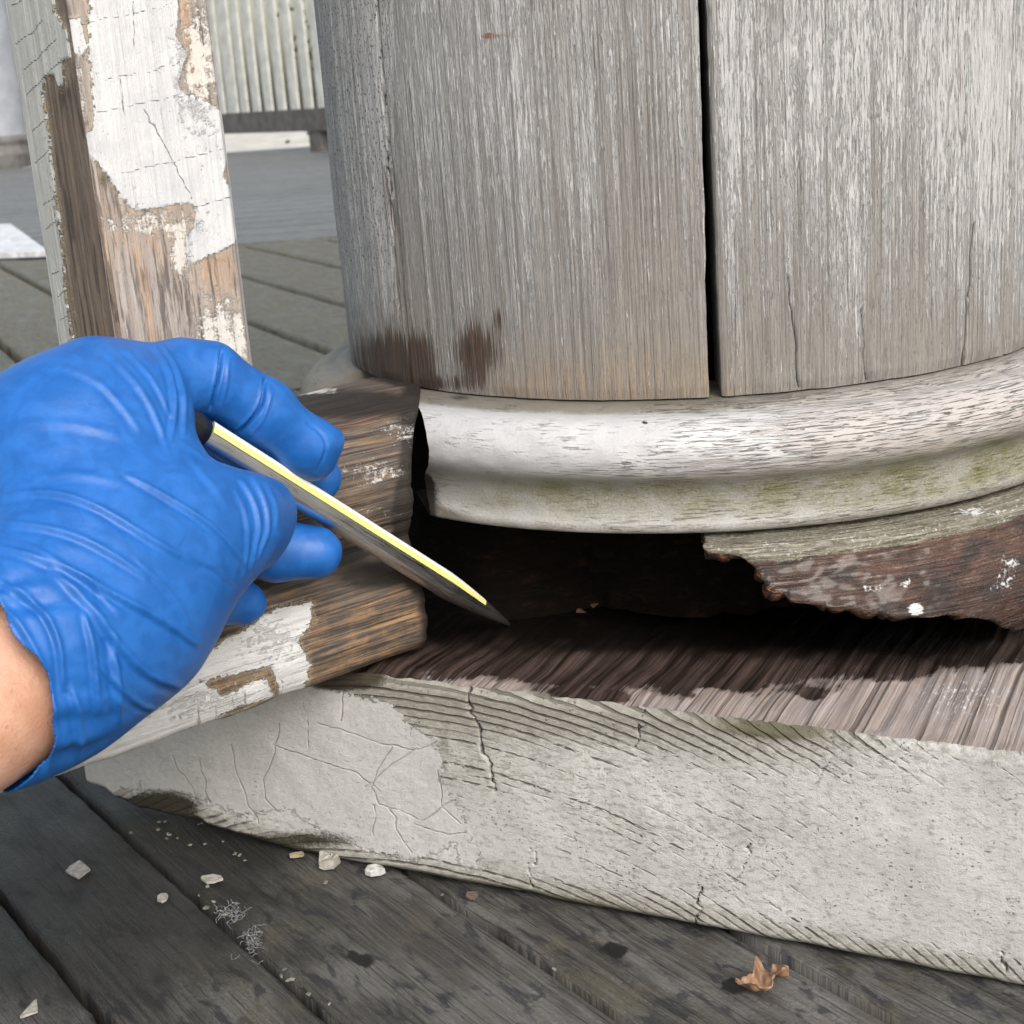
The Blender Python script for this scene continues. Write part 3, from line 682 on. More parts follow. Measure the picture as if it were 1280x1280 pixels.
Pp = np.stack([pa_, pz_], -1); tang = np.roll(Pp, -1, 0) - np.roll(Pp, 1, 0); nrm = np.stack([tang[:, 1], -tang[:, 0]], -1); nrm /= np.linalg.norm(nrm, axis=1)[:, None] + 1e-12
rel = (fbm(T * 20, s[None] * 420, oct=4, seed=5) - .5) * .0022 + (fbm(T * 50, s[None] * 60, oct=3, seed=8) - .5) * .0022 - .0008 * np.clip(1 - ts / .002, 0, 1)
aa = pa_[None] + nrm[None, :, 0] * rel; zz = pz_[None] + nrm[None, :, 1] * rel
P = RE * T[..., None] + RN * aa[..., None] + ZV * zz[..., None]
px, py, _ = project(P)
vis = (aa > -.03)
# paint remnants on the lower lobe and underside
PA = [(-200, 1010), (0, 900), (230, 830), (300, 790), (345, 760), (388, 752), (392, 775), (372, 800), (388, 830), (380, 862), (352, 872), (345, 850), (340, 832), (250, 852), (280, 870), (330, 845), (342, 870), (300, 884), (258, 905), (180, 930), (100, 960), (-200, 1060), (-200, 1040)]
paint = poly_sd(px, py, PA) * .00030
under = (np.interp(px, [-100, 60, 200, 260, 350, 420, 520], [1022, 962, 912, 905, 880, 888, 846]))
paint = np.maximum(paint, (py - under) * .0003)
paint = np.where(vis, np.clip(paint, -.03, .03), .004)
residue = .08 + .22 * blob(px, py, 470, 590, 60, 22) + .22 * blob(px, py, 500, 540, 40, 20) + .38 * blob(px, py, 380, 488, 50, 6) + .2 * blob(px, py, 340, 800, 60, 50) + .22 * blob(px, py, 250, 880, 120, 30) + .2 * blob(px, py, 440, 640, 70, 10)
tan = .2 + .9 * sstep(690, 780, py + .36 * (px - 515)) + .25 * blob(px, py, 480, 620, 70, 18)
black = .20 * sstep(760, 700, py + .36 * (px - 515)) + .6 * blob(px, py, 430, 505, 110, 20) + .55 * blob(px, py, 470, 720, 60, 22) + .5 * sstep(10, 0, np.abs(py - (662 - .34 * (px - 530))) - 3) + .35 * blob(px, py, 500, 640, 40, 30) + .6 * sstep(.012, 0, ts + 0 * s[None])  # last term puts the shade of the gap into the rail end
rust = .9 * blob(px, py + .25 * (px - 440), 440, 528, 50, 5) + .5 * blob(px, py + .3 * (px - 480), 480, 605, 40, 5)
hair = np.full(px.shape, 9.0)
for x0 in (60, 128, 225, 247, 268, 290, 306, 345, 352):
    yb = np.interp(x0, [0, 520], [1010, 835]); hair = np.minimum(hair, seg_dist(px + 5 * (vnoise(px / 9, py / 9, seed=3) - .5), py, [(x0, yb - 42), (x0 + 2, yb - 18), (x0 - 2, yb + 12)]) / 1.6)
uvr = (T, s[None] + 0 * T)
at_ = dict(paint=paint, residue=residue, tan=np.clip(tan, 0, 1), black=black, rust=rust, hair=np.clip(hair, 0, 9))
g = GM(); g.grid(P, uvr, at_)
for k, fl in ((0, True), (-1, False)):
    c0 = P[k].mean(0); g.grid(np.stack([P[k], np.broadcast_to(c0, P[k].shape)]), None, {kk: np.stack([vv[k] * 0 + (9 if kk == 'hair' else -.02 if kk == 'paint' else 1.5 if kk == 'black' else 0)] * 2) for kk, vv in at_.items()}, flip=fl)  # end caps coloured black for the shade in the gap by the column
g.build('bottom_rail', RAILM, railing)

# baluster
BT0, BT1, BA0, BA1, BZ0, BZ1 = .2555, .3050, -.0225, .0275, .184, .95
g = GM()
zs = np.concatenate([np.linspace(BZ0, .37, 330), np.linspace(.38, BZ1, 14)])[None]
w = np.linspace(0, 1, 120)[:, None]
ed = np.minimum(w, 1 - w) * .05; rnd = .0016 * np.clip(1 - ed / .002, 0, 1) ** 2
T = BT0 + (BT1 - BT0) * w + 0 * zs; Z = zs + 0 * w
P = RE * T[..., None] + RN * BA1 + ZV * Z[..., None]
px, py, _ = project(P)
FP = [(60, -500), (262, -500), (262, -20), (225, -10), (222, 45), (235, 70), (222, 105), (226, 112), (262, 130), (285, 142), (291, 190), (285, 198), (279, 220), (299, 250), (301, 292), (294, 305), (270, 316), (240, 330), (234, 330), (234, 296), (246, 262), (236, 254), (205, 258), (170, 264), (155, 252), (140, 228), (122, 206), (106, 190), (110, 170), (118, 140), (114, 110), (110, 70), (112, 20), (108, -20)]
paint = poly_sd(px, py, FP) * .00028
paint = np.maximum(paint, poly_sd(px, py, [(84, 24), (100, 20), (104, 40), (110, 60), (104, 72), (88, 66)]) * .00028)
hair = np.full(px.shape, 9.0)
for h_ in ([(100, 30), (140, 22), (215, 5)], [(130, 100), (170, 92), (225, 78)], [(120, 140), (160, 132), (255, 115)], [(150, 218), (200, 205), (285, 184)], [(178, 135), (215, 200), (240, 250)], [(165, 0), (168, 60)], [(240, 258), (300, 245)], [(150, 100), (152, 140)]):
    hair = np.minimum(hair, seg_dist(px + 3 * (vnoise(px / 8, py / 8, seed=3) - .5), py + 4 * (vnoise(px / 8, py / 8, seed=9) - .5), h_) / .9)
res = .28 * blob(px, py, 280, 430, 40, 60) + .26 * blob(px, py, 250, 80, 30, 90) + .3 * blob(px, py, 225, 320, 12, 30) + .22 * blob(px, py, 100, 150, 9, 90) + .2 * blob(px, py, 190, 280, 70, 20) + .15
tan = .85 * blob(px, py, 190, 285, 70, 40) + .9 * blob(px, py, 280, 345, 34, 40) + .9 * blob(px, py, 98, 60, 14, 120) + .8 * blob(px, py, 245, 60, 30, 80) + .4 * blob(px, py, 130, 330, 15, 60)
soil = .55 * blob(px, py, 130, 225, 14, 20) + .45 * blob(px, py, 270, 325, 36, 10)
rel = np.where(paint > 0, .0004, 0) + (fbm(T * 300, Z * 12, oct=3, seed=3) - .5) * .0008
P = P + RN * (rel - rnd)[..., None]
g.grid(P, (T, Z), dict(paint=np.clip(paint, -.03, .03), hair=np.clip(hair, 0, 9), residue=res, tan=np.clip(tan, 0, 1), soil=soil))
# left face (towards the rail's outer end)
A_ = BA1 + (BA0 - BA1) * w + 0 * zs
P = RE * BT1 + RN * A_[..., None] + ZV * Z[..., None]
P = P + RE * 0
px, py, _ = project(P)
SP = [(-60, -500), (70, -500), (64, -20), (70, 15), (78, 30), (84, 36), (89, 72), (80, 74), (81, 105), (76, 112), (68, 92), (57, 97), (54, 118), (58, 145), (62, 165), (64, 195), (69, 230), (74, 270), (80, 315), (82, 360), (90, 410), (96, 445), (100, 500), (-60, 500)]
paint = poly_sd(px, py, SP) * .00030
hair = np.full(px.shape, 9.0)
for h_ in ([(15, 8), (30, -2)], [(22, 54), (42, 40), (55, 24)], [(33, 86), (60, 62), (72, 48)], [(35, 118), (55, 98), (80, 74)], [(42, 165), (58, 148), (66, 143)], [(46, 202), (64, 186)], [(55, 256), (72, 244)], [(60, 286), (72, 276)], [(68, 342), (76, 338)], [(75, 370), (82, 364)], [(78, 400), (88, 392)], [(84, 430), (94, 422)]):
    hair = np.minimum(hair, seg_dist(px, py + 3 * (vnoise(px / 8, py / 8, seed=9) - .5), h_) / 1.5)
rel = np.where(paint > 0, .0006, 0) + (fbm(A_ * 300, Z * 12, oct=3, seed=6) - .5) * .0008
P = P + RE * (rel - rnd)[..., None]
g.grid(P, (A_, Z), dict(paint=np.clip(paint, -.03, .03), hair=np.clip(hair, 0, 9), residue=np.full(px.shape, .06), tan=np.full(px.shape, .3)), mat=1)
for (ca, ta, cb, tb) in ((BA0, BT1, BA0, BT0), (BA0, BT0, BA1, BT0)):
    q = np.array([RE * ta + RN * ca + ZV * BZ0, RE * tb + RN * cb + ZV * BZ0, RE * tb + RN * cb + ZV * BZ1, RE * ta + RN * ca + ZV * BZ1])
    g.grid(np.array([[q[0], q[3]], [q[1], q[2]]]), (np.array([[0, 0], [.05, .05]]), np.array([[0, .7], [0, .7]])), dict(paint=np.full((2, 2), .02), hair=np.full((2, 2), 9.0)))
g.build('baluster', [BALM, BALS], railing)
g = GM()
g.box(RE * .17 - RN * .045 + ZV * BZ1, RE * 1.5, RN * .09, ZV * .06)
g.build('top_rail', FARWHITE, railing, smooth=False)

# ------------------------------------------------------------------ the awl
TIP = on_z(637, 781, Z_PL + .0005) ; TBASE = at(247, 539, .478)
tdir = TIP - TBASE; TLEN = np.linalg.norm(tdir); tdir /= TLEN
t_up = np.cross(tdir, np.cross(CAM_U, tdir)); t_up /= np.linalg.norm(t_up); t_sd = np.cross(tdir, t_up)
M = Mat('polished_steel')
n1 = M.noise(M.uv(60, 2600), 1, 3, .6)
STEEL = M.out((.74, .74, .73), M.rng(n1, .3, .7, .24, .42), M.bump(n1, .0002, .35), Metallic=1.0)
M = Mat('pale_yellow_glint')  # yellow and white reflection put into the base colour
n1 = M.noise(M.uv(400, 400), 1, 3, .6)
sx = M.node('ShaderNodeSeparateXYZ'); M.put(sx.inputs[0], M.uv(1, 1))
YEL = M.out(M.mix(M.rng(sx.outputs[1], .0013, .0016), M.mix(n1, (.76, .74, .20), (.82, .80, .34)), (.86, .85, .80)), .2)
BLACKH = plain('black_handle_plastic', (.012, .012, .013), .35, 500, .2, .2)
awl = tag(empty('awl'), 'polished steel awl with painted-on pale yellow reflection probing the rotted base', 'awl')
def tube(stations, mat, name, n=20, shape=None):
    """stations: (distance from TBASE, half width, half height)"""
    a = np.linspace(0, 2 * pi, n + 1)[None]
    st = np.array(stations)
    d, w_, h_ = st[:, :1], st[:, 1:2], st[:, 2:3]
    ex = 2 / 3.2
    ca = np.sign(np.cos(a)) * np.abs(np.cos(a)) ** ex; sa = np.sign(np.sin(a)) * np.abs(np.sin(a)) ** ex
    if shape == 'round': ca, sa = np.cos(a), np.sin(a)
    P = TBASE + tdir * d[..., None] + t_sd * (w_ * ca)[..., None] + t_up * (h_ * sa)[..., None]
    return GM().grid(P, (d + 0 * a, a * .004 + 0 * d)).build(name, mat, awl)
r0 = .0046
sta = [(-.004, 0, 0), (-.004, r0, r0)] + [(x, r0, r0) for x in np.linspace(0, TLEN - .052, 30)]
for f in np.linspace(0, 1, 24)[1:]:
    x = TLEN - .052 + .052 * f
    sta.append((x, r0 * (1 - f) ** .6 + .0003, r0 * (1 - f ** 1.5) * .98 + .0004))
sta.append((TLEN, 0, 0))
shaft = tube(sta, STEEL, 'shaft', 28)
# stripe lies along the upper flank: reflection off the steel put into colour
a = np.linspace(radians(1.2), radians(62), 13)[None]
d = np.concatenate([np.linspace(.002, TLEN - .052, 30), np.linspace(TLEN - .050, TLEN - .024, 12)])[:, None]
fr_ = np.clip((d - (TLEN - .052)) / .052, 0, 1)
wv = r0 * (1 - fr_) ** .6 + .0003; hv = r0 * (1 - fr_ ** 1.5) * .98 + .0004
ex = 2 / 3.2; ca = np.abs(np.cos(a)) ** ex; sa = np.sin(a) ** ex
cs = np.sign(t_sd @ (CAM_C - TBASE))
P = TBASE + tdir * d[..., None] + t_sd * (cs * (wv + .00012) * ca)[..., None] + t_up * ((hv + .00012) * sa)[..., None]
st_ = GM().grid(P, (d + 0 * a, a * .004 + 0 * d)).build('glint', YEL, shaft); st_['label'] = 'painted-on pale yellow and white reflection along the shaft'
tube([(-.030, 0, 0), (-.030, .004, .004), (-.024, .0055, .0055), (-.004, .0058, .0058), (.0012, .0054, .0054), (.0016, 0, 0)], BLACKH, 'handle', 24, 'round')

# ------------------------------------------------------------------ gloved hand (signed distance volume -> surface net, in camera-aligned axes)
def cs_(x, y, d): return np.array([(x - 640) * d / FPX, (640 - y) * d / FPX, d])
def prim(x, y, d, r): return np.append(cs_(x, y, d), r * d / FPX)
VOX = .00115
lo = np.array([-.205, -.100, .345]); hi = np.array([-.050, .066, .560])
gx, gy, gz = [np.arange(lo[i], hi[i], VOX, dtype=np.float32) for i in range(3)]
X, Y, Z = np.meshgrid(gx, gy, gz, indexing='ij', sparse=True)
def cone(p, q):
    p = p.astype(np.float32); q = q.astype(np.float32)
    d = q[:3] - p[:3]; L2 = float(d @ d) + 1e-12
    t = np.clip(((X - p[0]) * d[0] + (Y - p[1]) * d[1] + (Z - p[2]) * d[2]) / L2, 0, 1)
    return np.sqrt((X - p[0] - t * d[0]) ** 2 + (Y - p[1] - t * d[1]) ** 2 + (Z - p[2] - t * d[2]) ** 2) - (p[3] + t * (q[3] - p[3]))
def smin(a, b, k):
    h = np.clip(k - np.abs(a - b), 0, None) / k
    return np.minimum(a, b) - h * h * k * .25
def chain(pts, k=.002):
    d = None
    for p, q in zip(pts[:-1], pts[1:]):
        c = cone(prim(*p), prim(*q)); d = c if d is None else smin(d, c, k)
    return d
mass = chain([(-150, 888, .385, 116), (-30, 851, .412, 114), (60, 798, .428, 118), (114, 700, .448, 128), (116, 578, .460, 116)], .02)
mass = smin(mass, chain([(60, 806, .428, 109), (150, 752, .450, 101), (200, 712, .462, 84)], .02), .02)
mass = smin(mass, chain([(60, 545, .458, 88), (130, 510, .470, 82)], .01), .02)
mass = smin(mass, chain([(188, 706, .470, 88), (226, 738, .486, 58)], .01), .015)
thumb = chain([(150, 690, .450, 100), (222, 655, .456, 78), (285, 655, .468, 64), (306, 650, .480, 54), (324, 644, .488, 47)], .006)
thumb = smin(thumb, chain([(285, 668, .474, 56), (310, 676, .484, 40)], .006), .006)
mass = smin(mass, chain([(200, 486, .465, 24), (207, 512, .462, 25), (203, 556, .458, 33)], .004), .008)
body = smin(mass, thumb, .011)
index = chain([(136, 506, .470, 80), (228, 472, .484, 46), (260, 472, .489, 43), (326, 514, .502, 42), (378, 556, .513, 37), (391, 570, .517, 32)], .0035)
index = smin(index, chain([(385, 552, .513, 24), (408, 549, .514, 13), (421, 547, .515, 7)], .004), .006)
middle = chain([(150, 540, .500, 70), (290, 552, .528, 42), (360, 588, .536, 38), (401, 598, .540, 28)], .004)
ring = chain([(190, 660, .500, 66), (270, 664, .518, 46), (345, 688, .527, 38), (393, 690, .529, 34)], .004)
pinky = chain([(195, 735, .490, 60), (262, 742, .508, 40), (304, 754, .516, 29)], .004)
D = smin(body, index, .005)
fing = smin(smin(middle, ring, .002), pinky, .002)
D = smin(D, fing, .0035)
del mass, thumb, body, index, middle, ring, pinky, fing
def surface_net(D, lo, vox):
    S = D < 0
    nx, ny, nz = D.shape
    corners = [(i, j, k) for i in (0, 1) for j in (0, 1) for k in (0, 1)]
    cnt = np.zeros((nx - 1, ny - 1, nz - 1), np.int8)
    for (i, j, k) in corners: cnt += S[i:nx - 1 + i, j:ny - 1 + j, k:nz - 1 + k]
    act = (cnt > 0) & (cnt < 8)
    ci = np.argwhere(act); n = len(ci)
    idm = np.full(act.shape, -1, np.int32); idm[act] = np.arange(n)
    val = {c: D[ci[:, 0] + c[0], ci[:, 1] + c[1], ci[:, 2] + c[2]].astype(np.float64) for c in corners}
    acc = np.zeros((n, 3)); num = np.zeros(n)
    for a in corners:
        for ax in range(3):
            if a[ax]: continue
            b = list(a); b[ax] = 1; b = tuple(b)
            va, vb = val[a], val[b]; x = (va < 0) != (vb < 0)
            t = np.where(x, va / np.where(x, va - vb, 1), 0)
            p = np.tile(np.array(a, float), (n, 1)); p[:, ax] += t
            acc += np.where(x[:, None], p, 0); num += x
    V = lo + (ci + acc / num[:, None]) * vox
    Q = []
    for ax in range(3):
        o = [a for a in range(3) if a != ax]
        sl0 = [slice(1, -1)] * 3; sl1 = [slice(1, -1)] * 3
        A_ = np.take(S, np.arange(0, S.shape[ax] - 1), ax); B_ = np.take(S, np.arange(1, S.shape[ax]), ax)
        e = np.argwhere(A_ != B_)
        ok = (e[:, o[0]] > 0) & (e[:, o[1]] > 0) & (e[:, o[0]] < S.shape[o[0]] - 1) & (e[:, o[1]] < S.shape[o[1]] - 1)
        e = e[ok]
        def idx(d0, d1):
            f = e.copy(); f[:, o[0]] += d0; f[:, o[1]] += d1; return idm[f[:, 0], f[:, 1], f[:, 2]]
        q = np.stack([idx(-1, -1), idx(0, -1), idx(0, 0), idx(-1, 0)], -1)
        sgn = A_[e[:, 0], e[:, 1], e[:, 2]]
        if ax == 1: sgn = ~sgn
        q = np.where(sgn[:, None], q, q[:, ::-1])
        Q.append(q[(q >= 0).all(1)])
    return V, np.concatenate(Q)
V, Q = surface_net(D, lo, VOX); del D
B3 = np.stack([CAM_R, CAM_U, CAM_F])                      # camera-aligned axes -> world
V = CAM_C + V @ B3
# cuff plane: across the wrist
wr0 = CAM_C + cs_(-30, 855, .412) @ B3; wr1 = CAM_C + cs_(60, 803, .428) @ B3
adir = wr0 - wr1; adir /= np.linalg.norm(adir)
W_FRONT = at(24, 872, .400)
cuff_n = adir + .20 * CAM_U; cuff_c = W_FRONT @ cuff_n
g = GM(); g.faces(V, Q)
tmp = bpy.data.objects.new('tmp', g.mesh('tmp', [], True)); COL.objects.link(tmp)
ss = tmp.modifiers.new('s', 'SUBSURF'); ss.levels = 1; ss.render_levels = 1
sm_ = tmp.modifiers.new('m', 'SMOOTH'); sm_.factor = .5; sm_.iterations = 6
tmp.modifiers.move(1, 0)
dg = bpy.context.evaluated_depsgraph_get(); me = tmp.evaluated_get(dg).to_mesh()
nV = len(me.vertices); V = np.zeros(nV * 3, np.float32); me.vertices.foreach_get('co', V); V = V.reshape(-1, 3).astype(float)
Nn = np.zeros(nV * 3, np.float32); me.vertices.foreach_get('normal', Nn); Nn = Nn.reshape(-1, 3).astype(float)
Q = np.zeros(len(me.polygons) * 4, np.int32); me.loops.foreach_get('vertex_index', Q); Q = Q.reshape(-1, 4)
tmp.evaluated_get(dg).to_mesh_clear(); bpy.data.objects.remove(tmp)
if (Nn * (V - V.mean(0))).sum() < 0: Nn = -Nn; Q = Q[:, ::-1]
px, py, dz = project(V)
vv = CAM_C - V; vv /= np.linalg.norm(vv, axis=1)[:, None]
facing = sstep(-.05, .35, (Nn * vv).sum(1))
disp = np.zeros(nV)
near_th = lambda lim: sstep(lim + .012, lim, dz)
def wrinkle(pts, w, amp, trough=.55, lim=.9):
    global disp
    pts = np.array(pts, float)
    # smooth the polyline
    for _ in range(2):
        q = [pts[0]]
        for a_, b_ in zip(pts[:-1], pts[1:]): q += [a_ * .75 + b_ * .25, a_ * .25 + b_ * .75]
        q.append(pts[-1]); pts = np.array(q)
    mm = (px > pts[:, 0].min() - 40) & (px < pts[:, 0].max() + 40) & (py > pts[:, 1].min() - 40) & (py < pts[:, 1].max() + 40) & (facing > 0) & (dz < lim)
    x, y = px[mm], py[mm]
    dmin = np.full(x.shape, 1e9); sgn = np.zeros(x.shape); along = np.zeros(x.shape); n = len(pts) - 1
    for i, (a_, b_) in enumerate(zip(pts[:-1], pts[1:])):
        dx, dy = b_ - a_; t = np.clip(((x - a_[0]) * dx + (y - a_[1]) * dy) / (dx * dx + dy * dy + 1e-9), 0, 1)
        dd_ = np.hypot(x - a_[0] - t * dx, y - a_[1] - t * dy); cr = dx * (y - a_[1]) - dy * (x - a_[0])
        up = dd_ < dmin; dmin = np.where(up, dd_, dmin); sgn = np.where(up, np.sign(cr), sgn); along = np.where(up, (i + t) / n, along)
    s_ = dmin * sgn / (w * .68)
    prof = np.exp(-s_ ** 2) - trough * np.exp(-(s_ - 1.7) ** 2 / 1.3)
    fade = np.sin(np.clip(along, 0, 1) * pi * .96 + .06) ** .5
    out = np.zeros(nV); out[mm] = 1.1 * amp * prof * fade * facing[mm]
    disp += out
K = .001
for pts, w, a_ in (
    ([(0, 623), (54, 612), (118, 630), (187, 673), (244, 705)], 6, .9), ([(158, 594), (215, 623), (273, 662), (305, 705)], 5, .8), ([(0, 655), (72, 662), (126, 684), (183, 720)], 6, .8),
    ([(-10, 685), (72, 705), (144, 745), (201, 773), (248, 806)], 7, 1.0), ([(-5, 728), (43, 752), (72, 795), (79, 860)], 6, 1.0), ([(65, 712), (108, 752), (144, 802), (180, 842), (225, 858)], 8, 1.1),
    ([(140, 795), (146, 850), (150, 900)], 7, .9), ([(104, 766), (118, 824), (122, 890)], 6, .8), ([(0, 670), (50, 690), (110, 725), (150, 770)], 5, .5), ([(90, 860), (100, 905), (98, 950)], 7, .9), ([(-5, 750), (30, 790), (60, 850), (70, 920)], 7, 1.0), ([(60, 900), (64, 940), (50, 975)], 6, .8),
    ([(187, 425), (215, 465), (219, 508), (212, 554)], 5, .8), ([(201, 430), (230, 479), (229, 544)], 4.5, .8), ([(133, 440), (172, 479), (201, 536), (208, 560)], 5, .6), ([(65, 457), (118, 472), (151, 504), (175, 540)], 6, .5), ([(150, 432), (190, 470), (212, 520)], 4, .5),
    ([(300, 600), (320, 630), (326, 666), (314, 712)], 4, .7), ([(314, 596), (334, 630), (337, 665), (322, 700)], 4, .6), ([(292, 612), (308, 640), (312, 680), (305, 720)], 4, .5), ([(330, 600), (346, 632), (346, 660)], 3.5, .4),
    ([(30, 600), (90, 590), (160, 605)], 8, .3), ([(20, 530), (90, 528), (150, 545)], 9, .35), ([(235, 570), (262, 600), (290, 640)], 6, .3), ([(225, 690), (262, 705), (300, 735)], 5, .4), ([(170, 700), (215, 740), (240, 790)], 5, .4), ([(120, 830), (170, 880), (200, 890)], 6, .6)):
    wrinkle(pts, w, a_ * K)
for pts, w, a_ in (([(277, 438), (275, 470), (263, 512)], 3.2, -2.2), ([(332, 474), (330, 504), (312, 529), (296, 542)], 3.2, -2.2), ([(286, 448), (283, 490), (272, 520)], 3, .5), ([(340, 490), (330, 525), (312, 545)], 3, .5), ([(383, 528), (402, 540), (410, 560), (396, 590)], 3, -.7), ([(228, 556), (262, 576), (300, 592)], 4, .3)):
    wrinkle(pts, w, a_ * K, .2)
axis_p = (V - wr1) @ adir
fine = (fbm(px / 26, py / 11, oct=3, seed=2) - .5) * .00022 + (fbm(px / 70, py / 50, oct=2, seed=5) - .5) * .0012
cuffw = sstep(-.035, .0, (V - W_FRONT) @ cuff_n)
th_ = np.arctan2((V - wr1) @ CAM_U, (V - wr1) @ np.cross(adir, CAM_U))
fine += cuffw * (.0010 + .0011 * np.sin(th_ * 13 + 2 * np.sin(th_ * 5)) * vnoise(th_ * 4, axis_p * 60))
V2 = V + Nn * (disp + fine)[:, None]
V2 = V2 + Nn * .0
keepv = (V @ cuff_n) < cuff_c + .0025 * np.sin(th_ * 3) + .001 * np.sin(th_ * 9)
Qk = Q[keepv[Q].all(1)]
used = np.unique(Qk); remap = np.full(nV, -1); remap[used] = np.arange(len(used))
g = GM(); g.faces(V2[used], remap[Qk])
M = Mat('blue_nitrile')
n1 = M.noise(M.obj(1, 1, 1), 900, 3, .6); n2 = M.noise(M.obj(1, 1, 1), 120, 4, .6, .8)
GLOVE = M.out(M.mix(M.rng(n2, .35, .65), (.0075, .094, .35), (.0115, .118, .42)), M.rng(n2, .3, .7, .42, .54), M.bump(M.add(M.mul(n1, .25), M.mul(n2, .25)), .0007, .4))
GLOVE.node_tree.nodes['Principled BSDF'].inputs['Specular IOR Level'].default_value = .45
# forearm: one continuous tapered surface from inside the glove to the elbow
M = Mat('skin')
n1 = M.noise(M.obj(1, 1, 1), 60, 4, .6); n2 = M.noise(M.obj(1, 1, 1), 900, 3, .6); hairn = M.noise(M.obj(700, 120, 500), 1, 3, .6, 1.5)
c = M.mix(M.rng(n1, .35, .65), (.50, .27, .18), (.60, .36, .26)); c = M.mix(M.mul(M.rng(hairn, .62, .70), .35), c, (.16, .08, .05))
SKIN = M.out(c, .45, M.bump(M.add(n2, M.mul(n1, .4)), .0005, .6), Subsurface_Weight=.25, Subsurface_Scale=.006)
na = 72
e1 = np.cross(adir, CAM_U); e1 /= np.linalg.norm(e1); e2 = np.cross(adir, e1)
ls = np.linspace(-.03, .27, 80); a = np.linspace(0, 2 * pi, na)[None]
rw = 116 * .412 / FPX
rad_ = np.interp(ls, [-.03, .0, .05, .12, .2, .26, .27], [.80, 1.0, 1.04, 1.14, 1.30, 1.32, .9]) * rw
axis_o = wr1 + (wr0 - wr1) * .15 - CAM_U * .0030
P = axis_o + adir * ls[:, None, None] + (e1 * np.cos(a)[..., None] * 1.0 + e2 * np.sin(a)[..., None]) * rad_[:, None, None]
lastc = P[-1].mean(0); firstc = P[0].mean(0)
P = np.concatenate([np.broadcast_to(firstc, (1, na, 3)), P, np.broadcast_to(lastc + adir * .01, (1, na, 3))])
person = GM().grid(P, flip=False).build('person', SKIN)
tag(person, 'bare forearm of a person in a blue glove reaching over the railing with an awl', 'person')
gl = g.build('glove', GLOVE, person); gl['label'] = 'blue nitrile glove gripping the awl'
so = gl.modifiers.new('thickness', 'SOLIDIFY'); so.thickness = .0005; so.offset = -1


# ------------------------------------------------------------------ loose bits on the deck
rs = np.random.RandomState(4)
def chip(px_, py_, wpx, hpx, name, label, cat, mat, group=None, ang=0, th=.0009, curl=0.0, outline=None, lift=.0012):
    P0 = on_z(px_, py_, .0); d = (P0 - CAM_C) @ CAM_F; m_ = d / FPX
    w = wpx * m_; hh = hpx * m_ / .45
    if outline is None:
        n = 7; a = np.linspace(0, 2 * pi, n, endpoint=False) + rs.rand(n) * .5
        outline = np.stack([np.cos(a) * (.75 + .4 * rs.rand(n)), np.sin(a) * (.75 + .4 * rs.rand(n))], -1)
    o2 = np.array(outline) * [w / 2, hh / 2]
    ca, sa = cos(ang), sin(ang); o2 = np.stack([o2[:, 0] * ca - o2[:, 1] * sa, o2[:, 0] * sa + o2[:, 1] * ca], -1)
    n = len(o2); rings = 4; V = []; Q = []
    for lay in (0, 1):
        for k in range(rings):
            f = 1 - k / (rings - .6)
            for (x, y) in o2 * f:
                z = lift + (th if lay else 0) + curl * (x * x) / (w * w / 4) * w * .5 + (rs.rand() - .5) * th * .4
                V.append((P0[0] + x, P0[1] + y, z))
    b = rings * n
    for k in range(rings - 1):
        for i in range(n):
            j = (i + 1) % n
            Q.append((b + k * n + i, b + k * n + j, b + (k + 1) * n + j, b + (k + 1) * n + i)); Q.append((k * n + j, k * n + i, (k + 1) * n + i, (k + 1) * n + j))
    for i in range(n):
        j = (i + 1) % n; Q.append((i, j, b + j, b + i))
    for lay in (0, b):
        k0 = lay + (rings - 1) * n
        for i in range(1, n - 1, 2):
            q = [k0, k0 + i, k0 + i + 1, k0 + (i + 2) % n]
            Q.append(q if lay else q[::-1])
    ob = GM().faces(V, Q).build(name, mat, smooth=False)
    return tag(ob, label, cat, group)
chip(98, 1091, 27, 20, 'paint_chip', 'square pale paint chip lying alone on dark board below the gloved wrist', 'paint chip', CHIP, 'paint chips on the deck', .5)
chip(204, 1127, 14, 11, 'paint_chip', 'small white paint chip on dark board beside lint-filled deck gap', 'paint chip', CHIP, 'paint chips on the deck', .2)
chip(41, 1266, 19, 17, 'paint_chip', 'white triangular paint chip on dark deck board', 'paint chip', CHIP, 'paint chips on the deck', .1, outline=[(-1, -.9), (1, -.4), (.9, -.2), (0, 1), (-.3, .9)])
chip(414, 1081, 30, 20, 'paint_chip', 'thick cream paint chip leaning at foot of the plinth', 'paint chip', CHIP, 'paint chips on the deck', -.1, th=.004)
chip(469, 1094, 26, 9, 'paint_chip', 'thin white paint sliver at foot of the plinth beside a deck gap', 'paint chip', plain('white_chip', (.46, .46, .45), .5), 'paint chips on the deck', -.3, th=.0022)
chip(371, 1073, 20, 6, 'paint_chip', 'narrow tan flake in dirt at foot of plinth', 'paint chip', plain('tan_chip', (.30, .25, .16), .7), 'paint chips on the deck', .1)
chip(265, 1103, 28, 9, 'paint_chip', 'long grey flake on dark board by lint-filled deck gap', 'paint chip', CHIP, 'paint chips on the deck', -.3)
chip(590, 1124, 16, 9, 'wood_flake', 'small reddish wood flake on board in front of plinth', 'wood flake', plain('red_flake', (.13, .09, .07), .7), ang=.4)
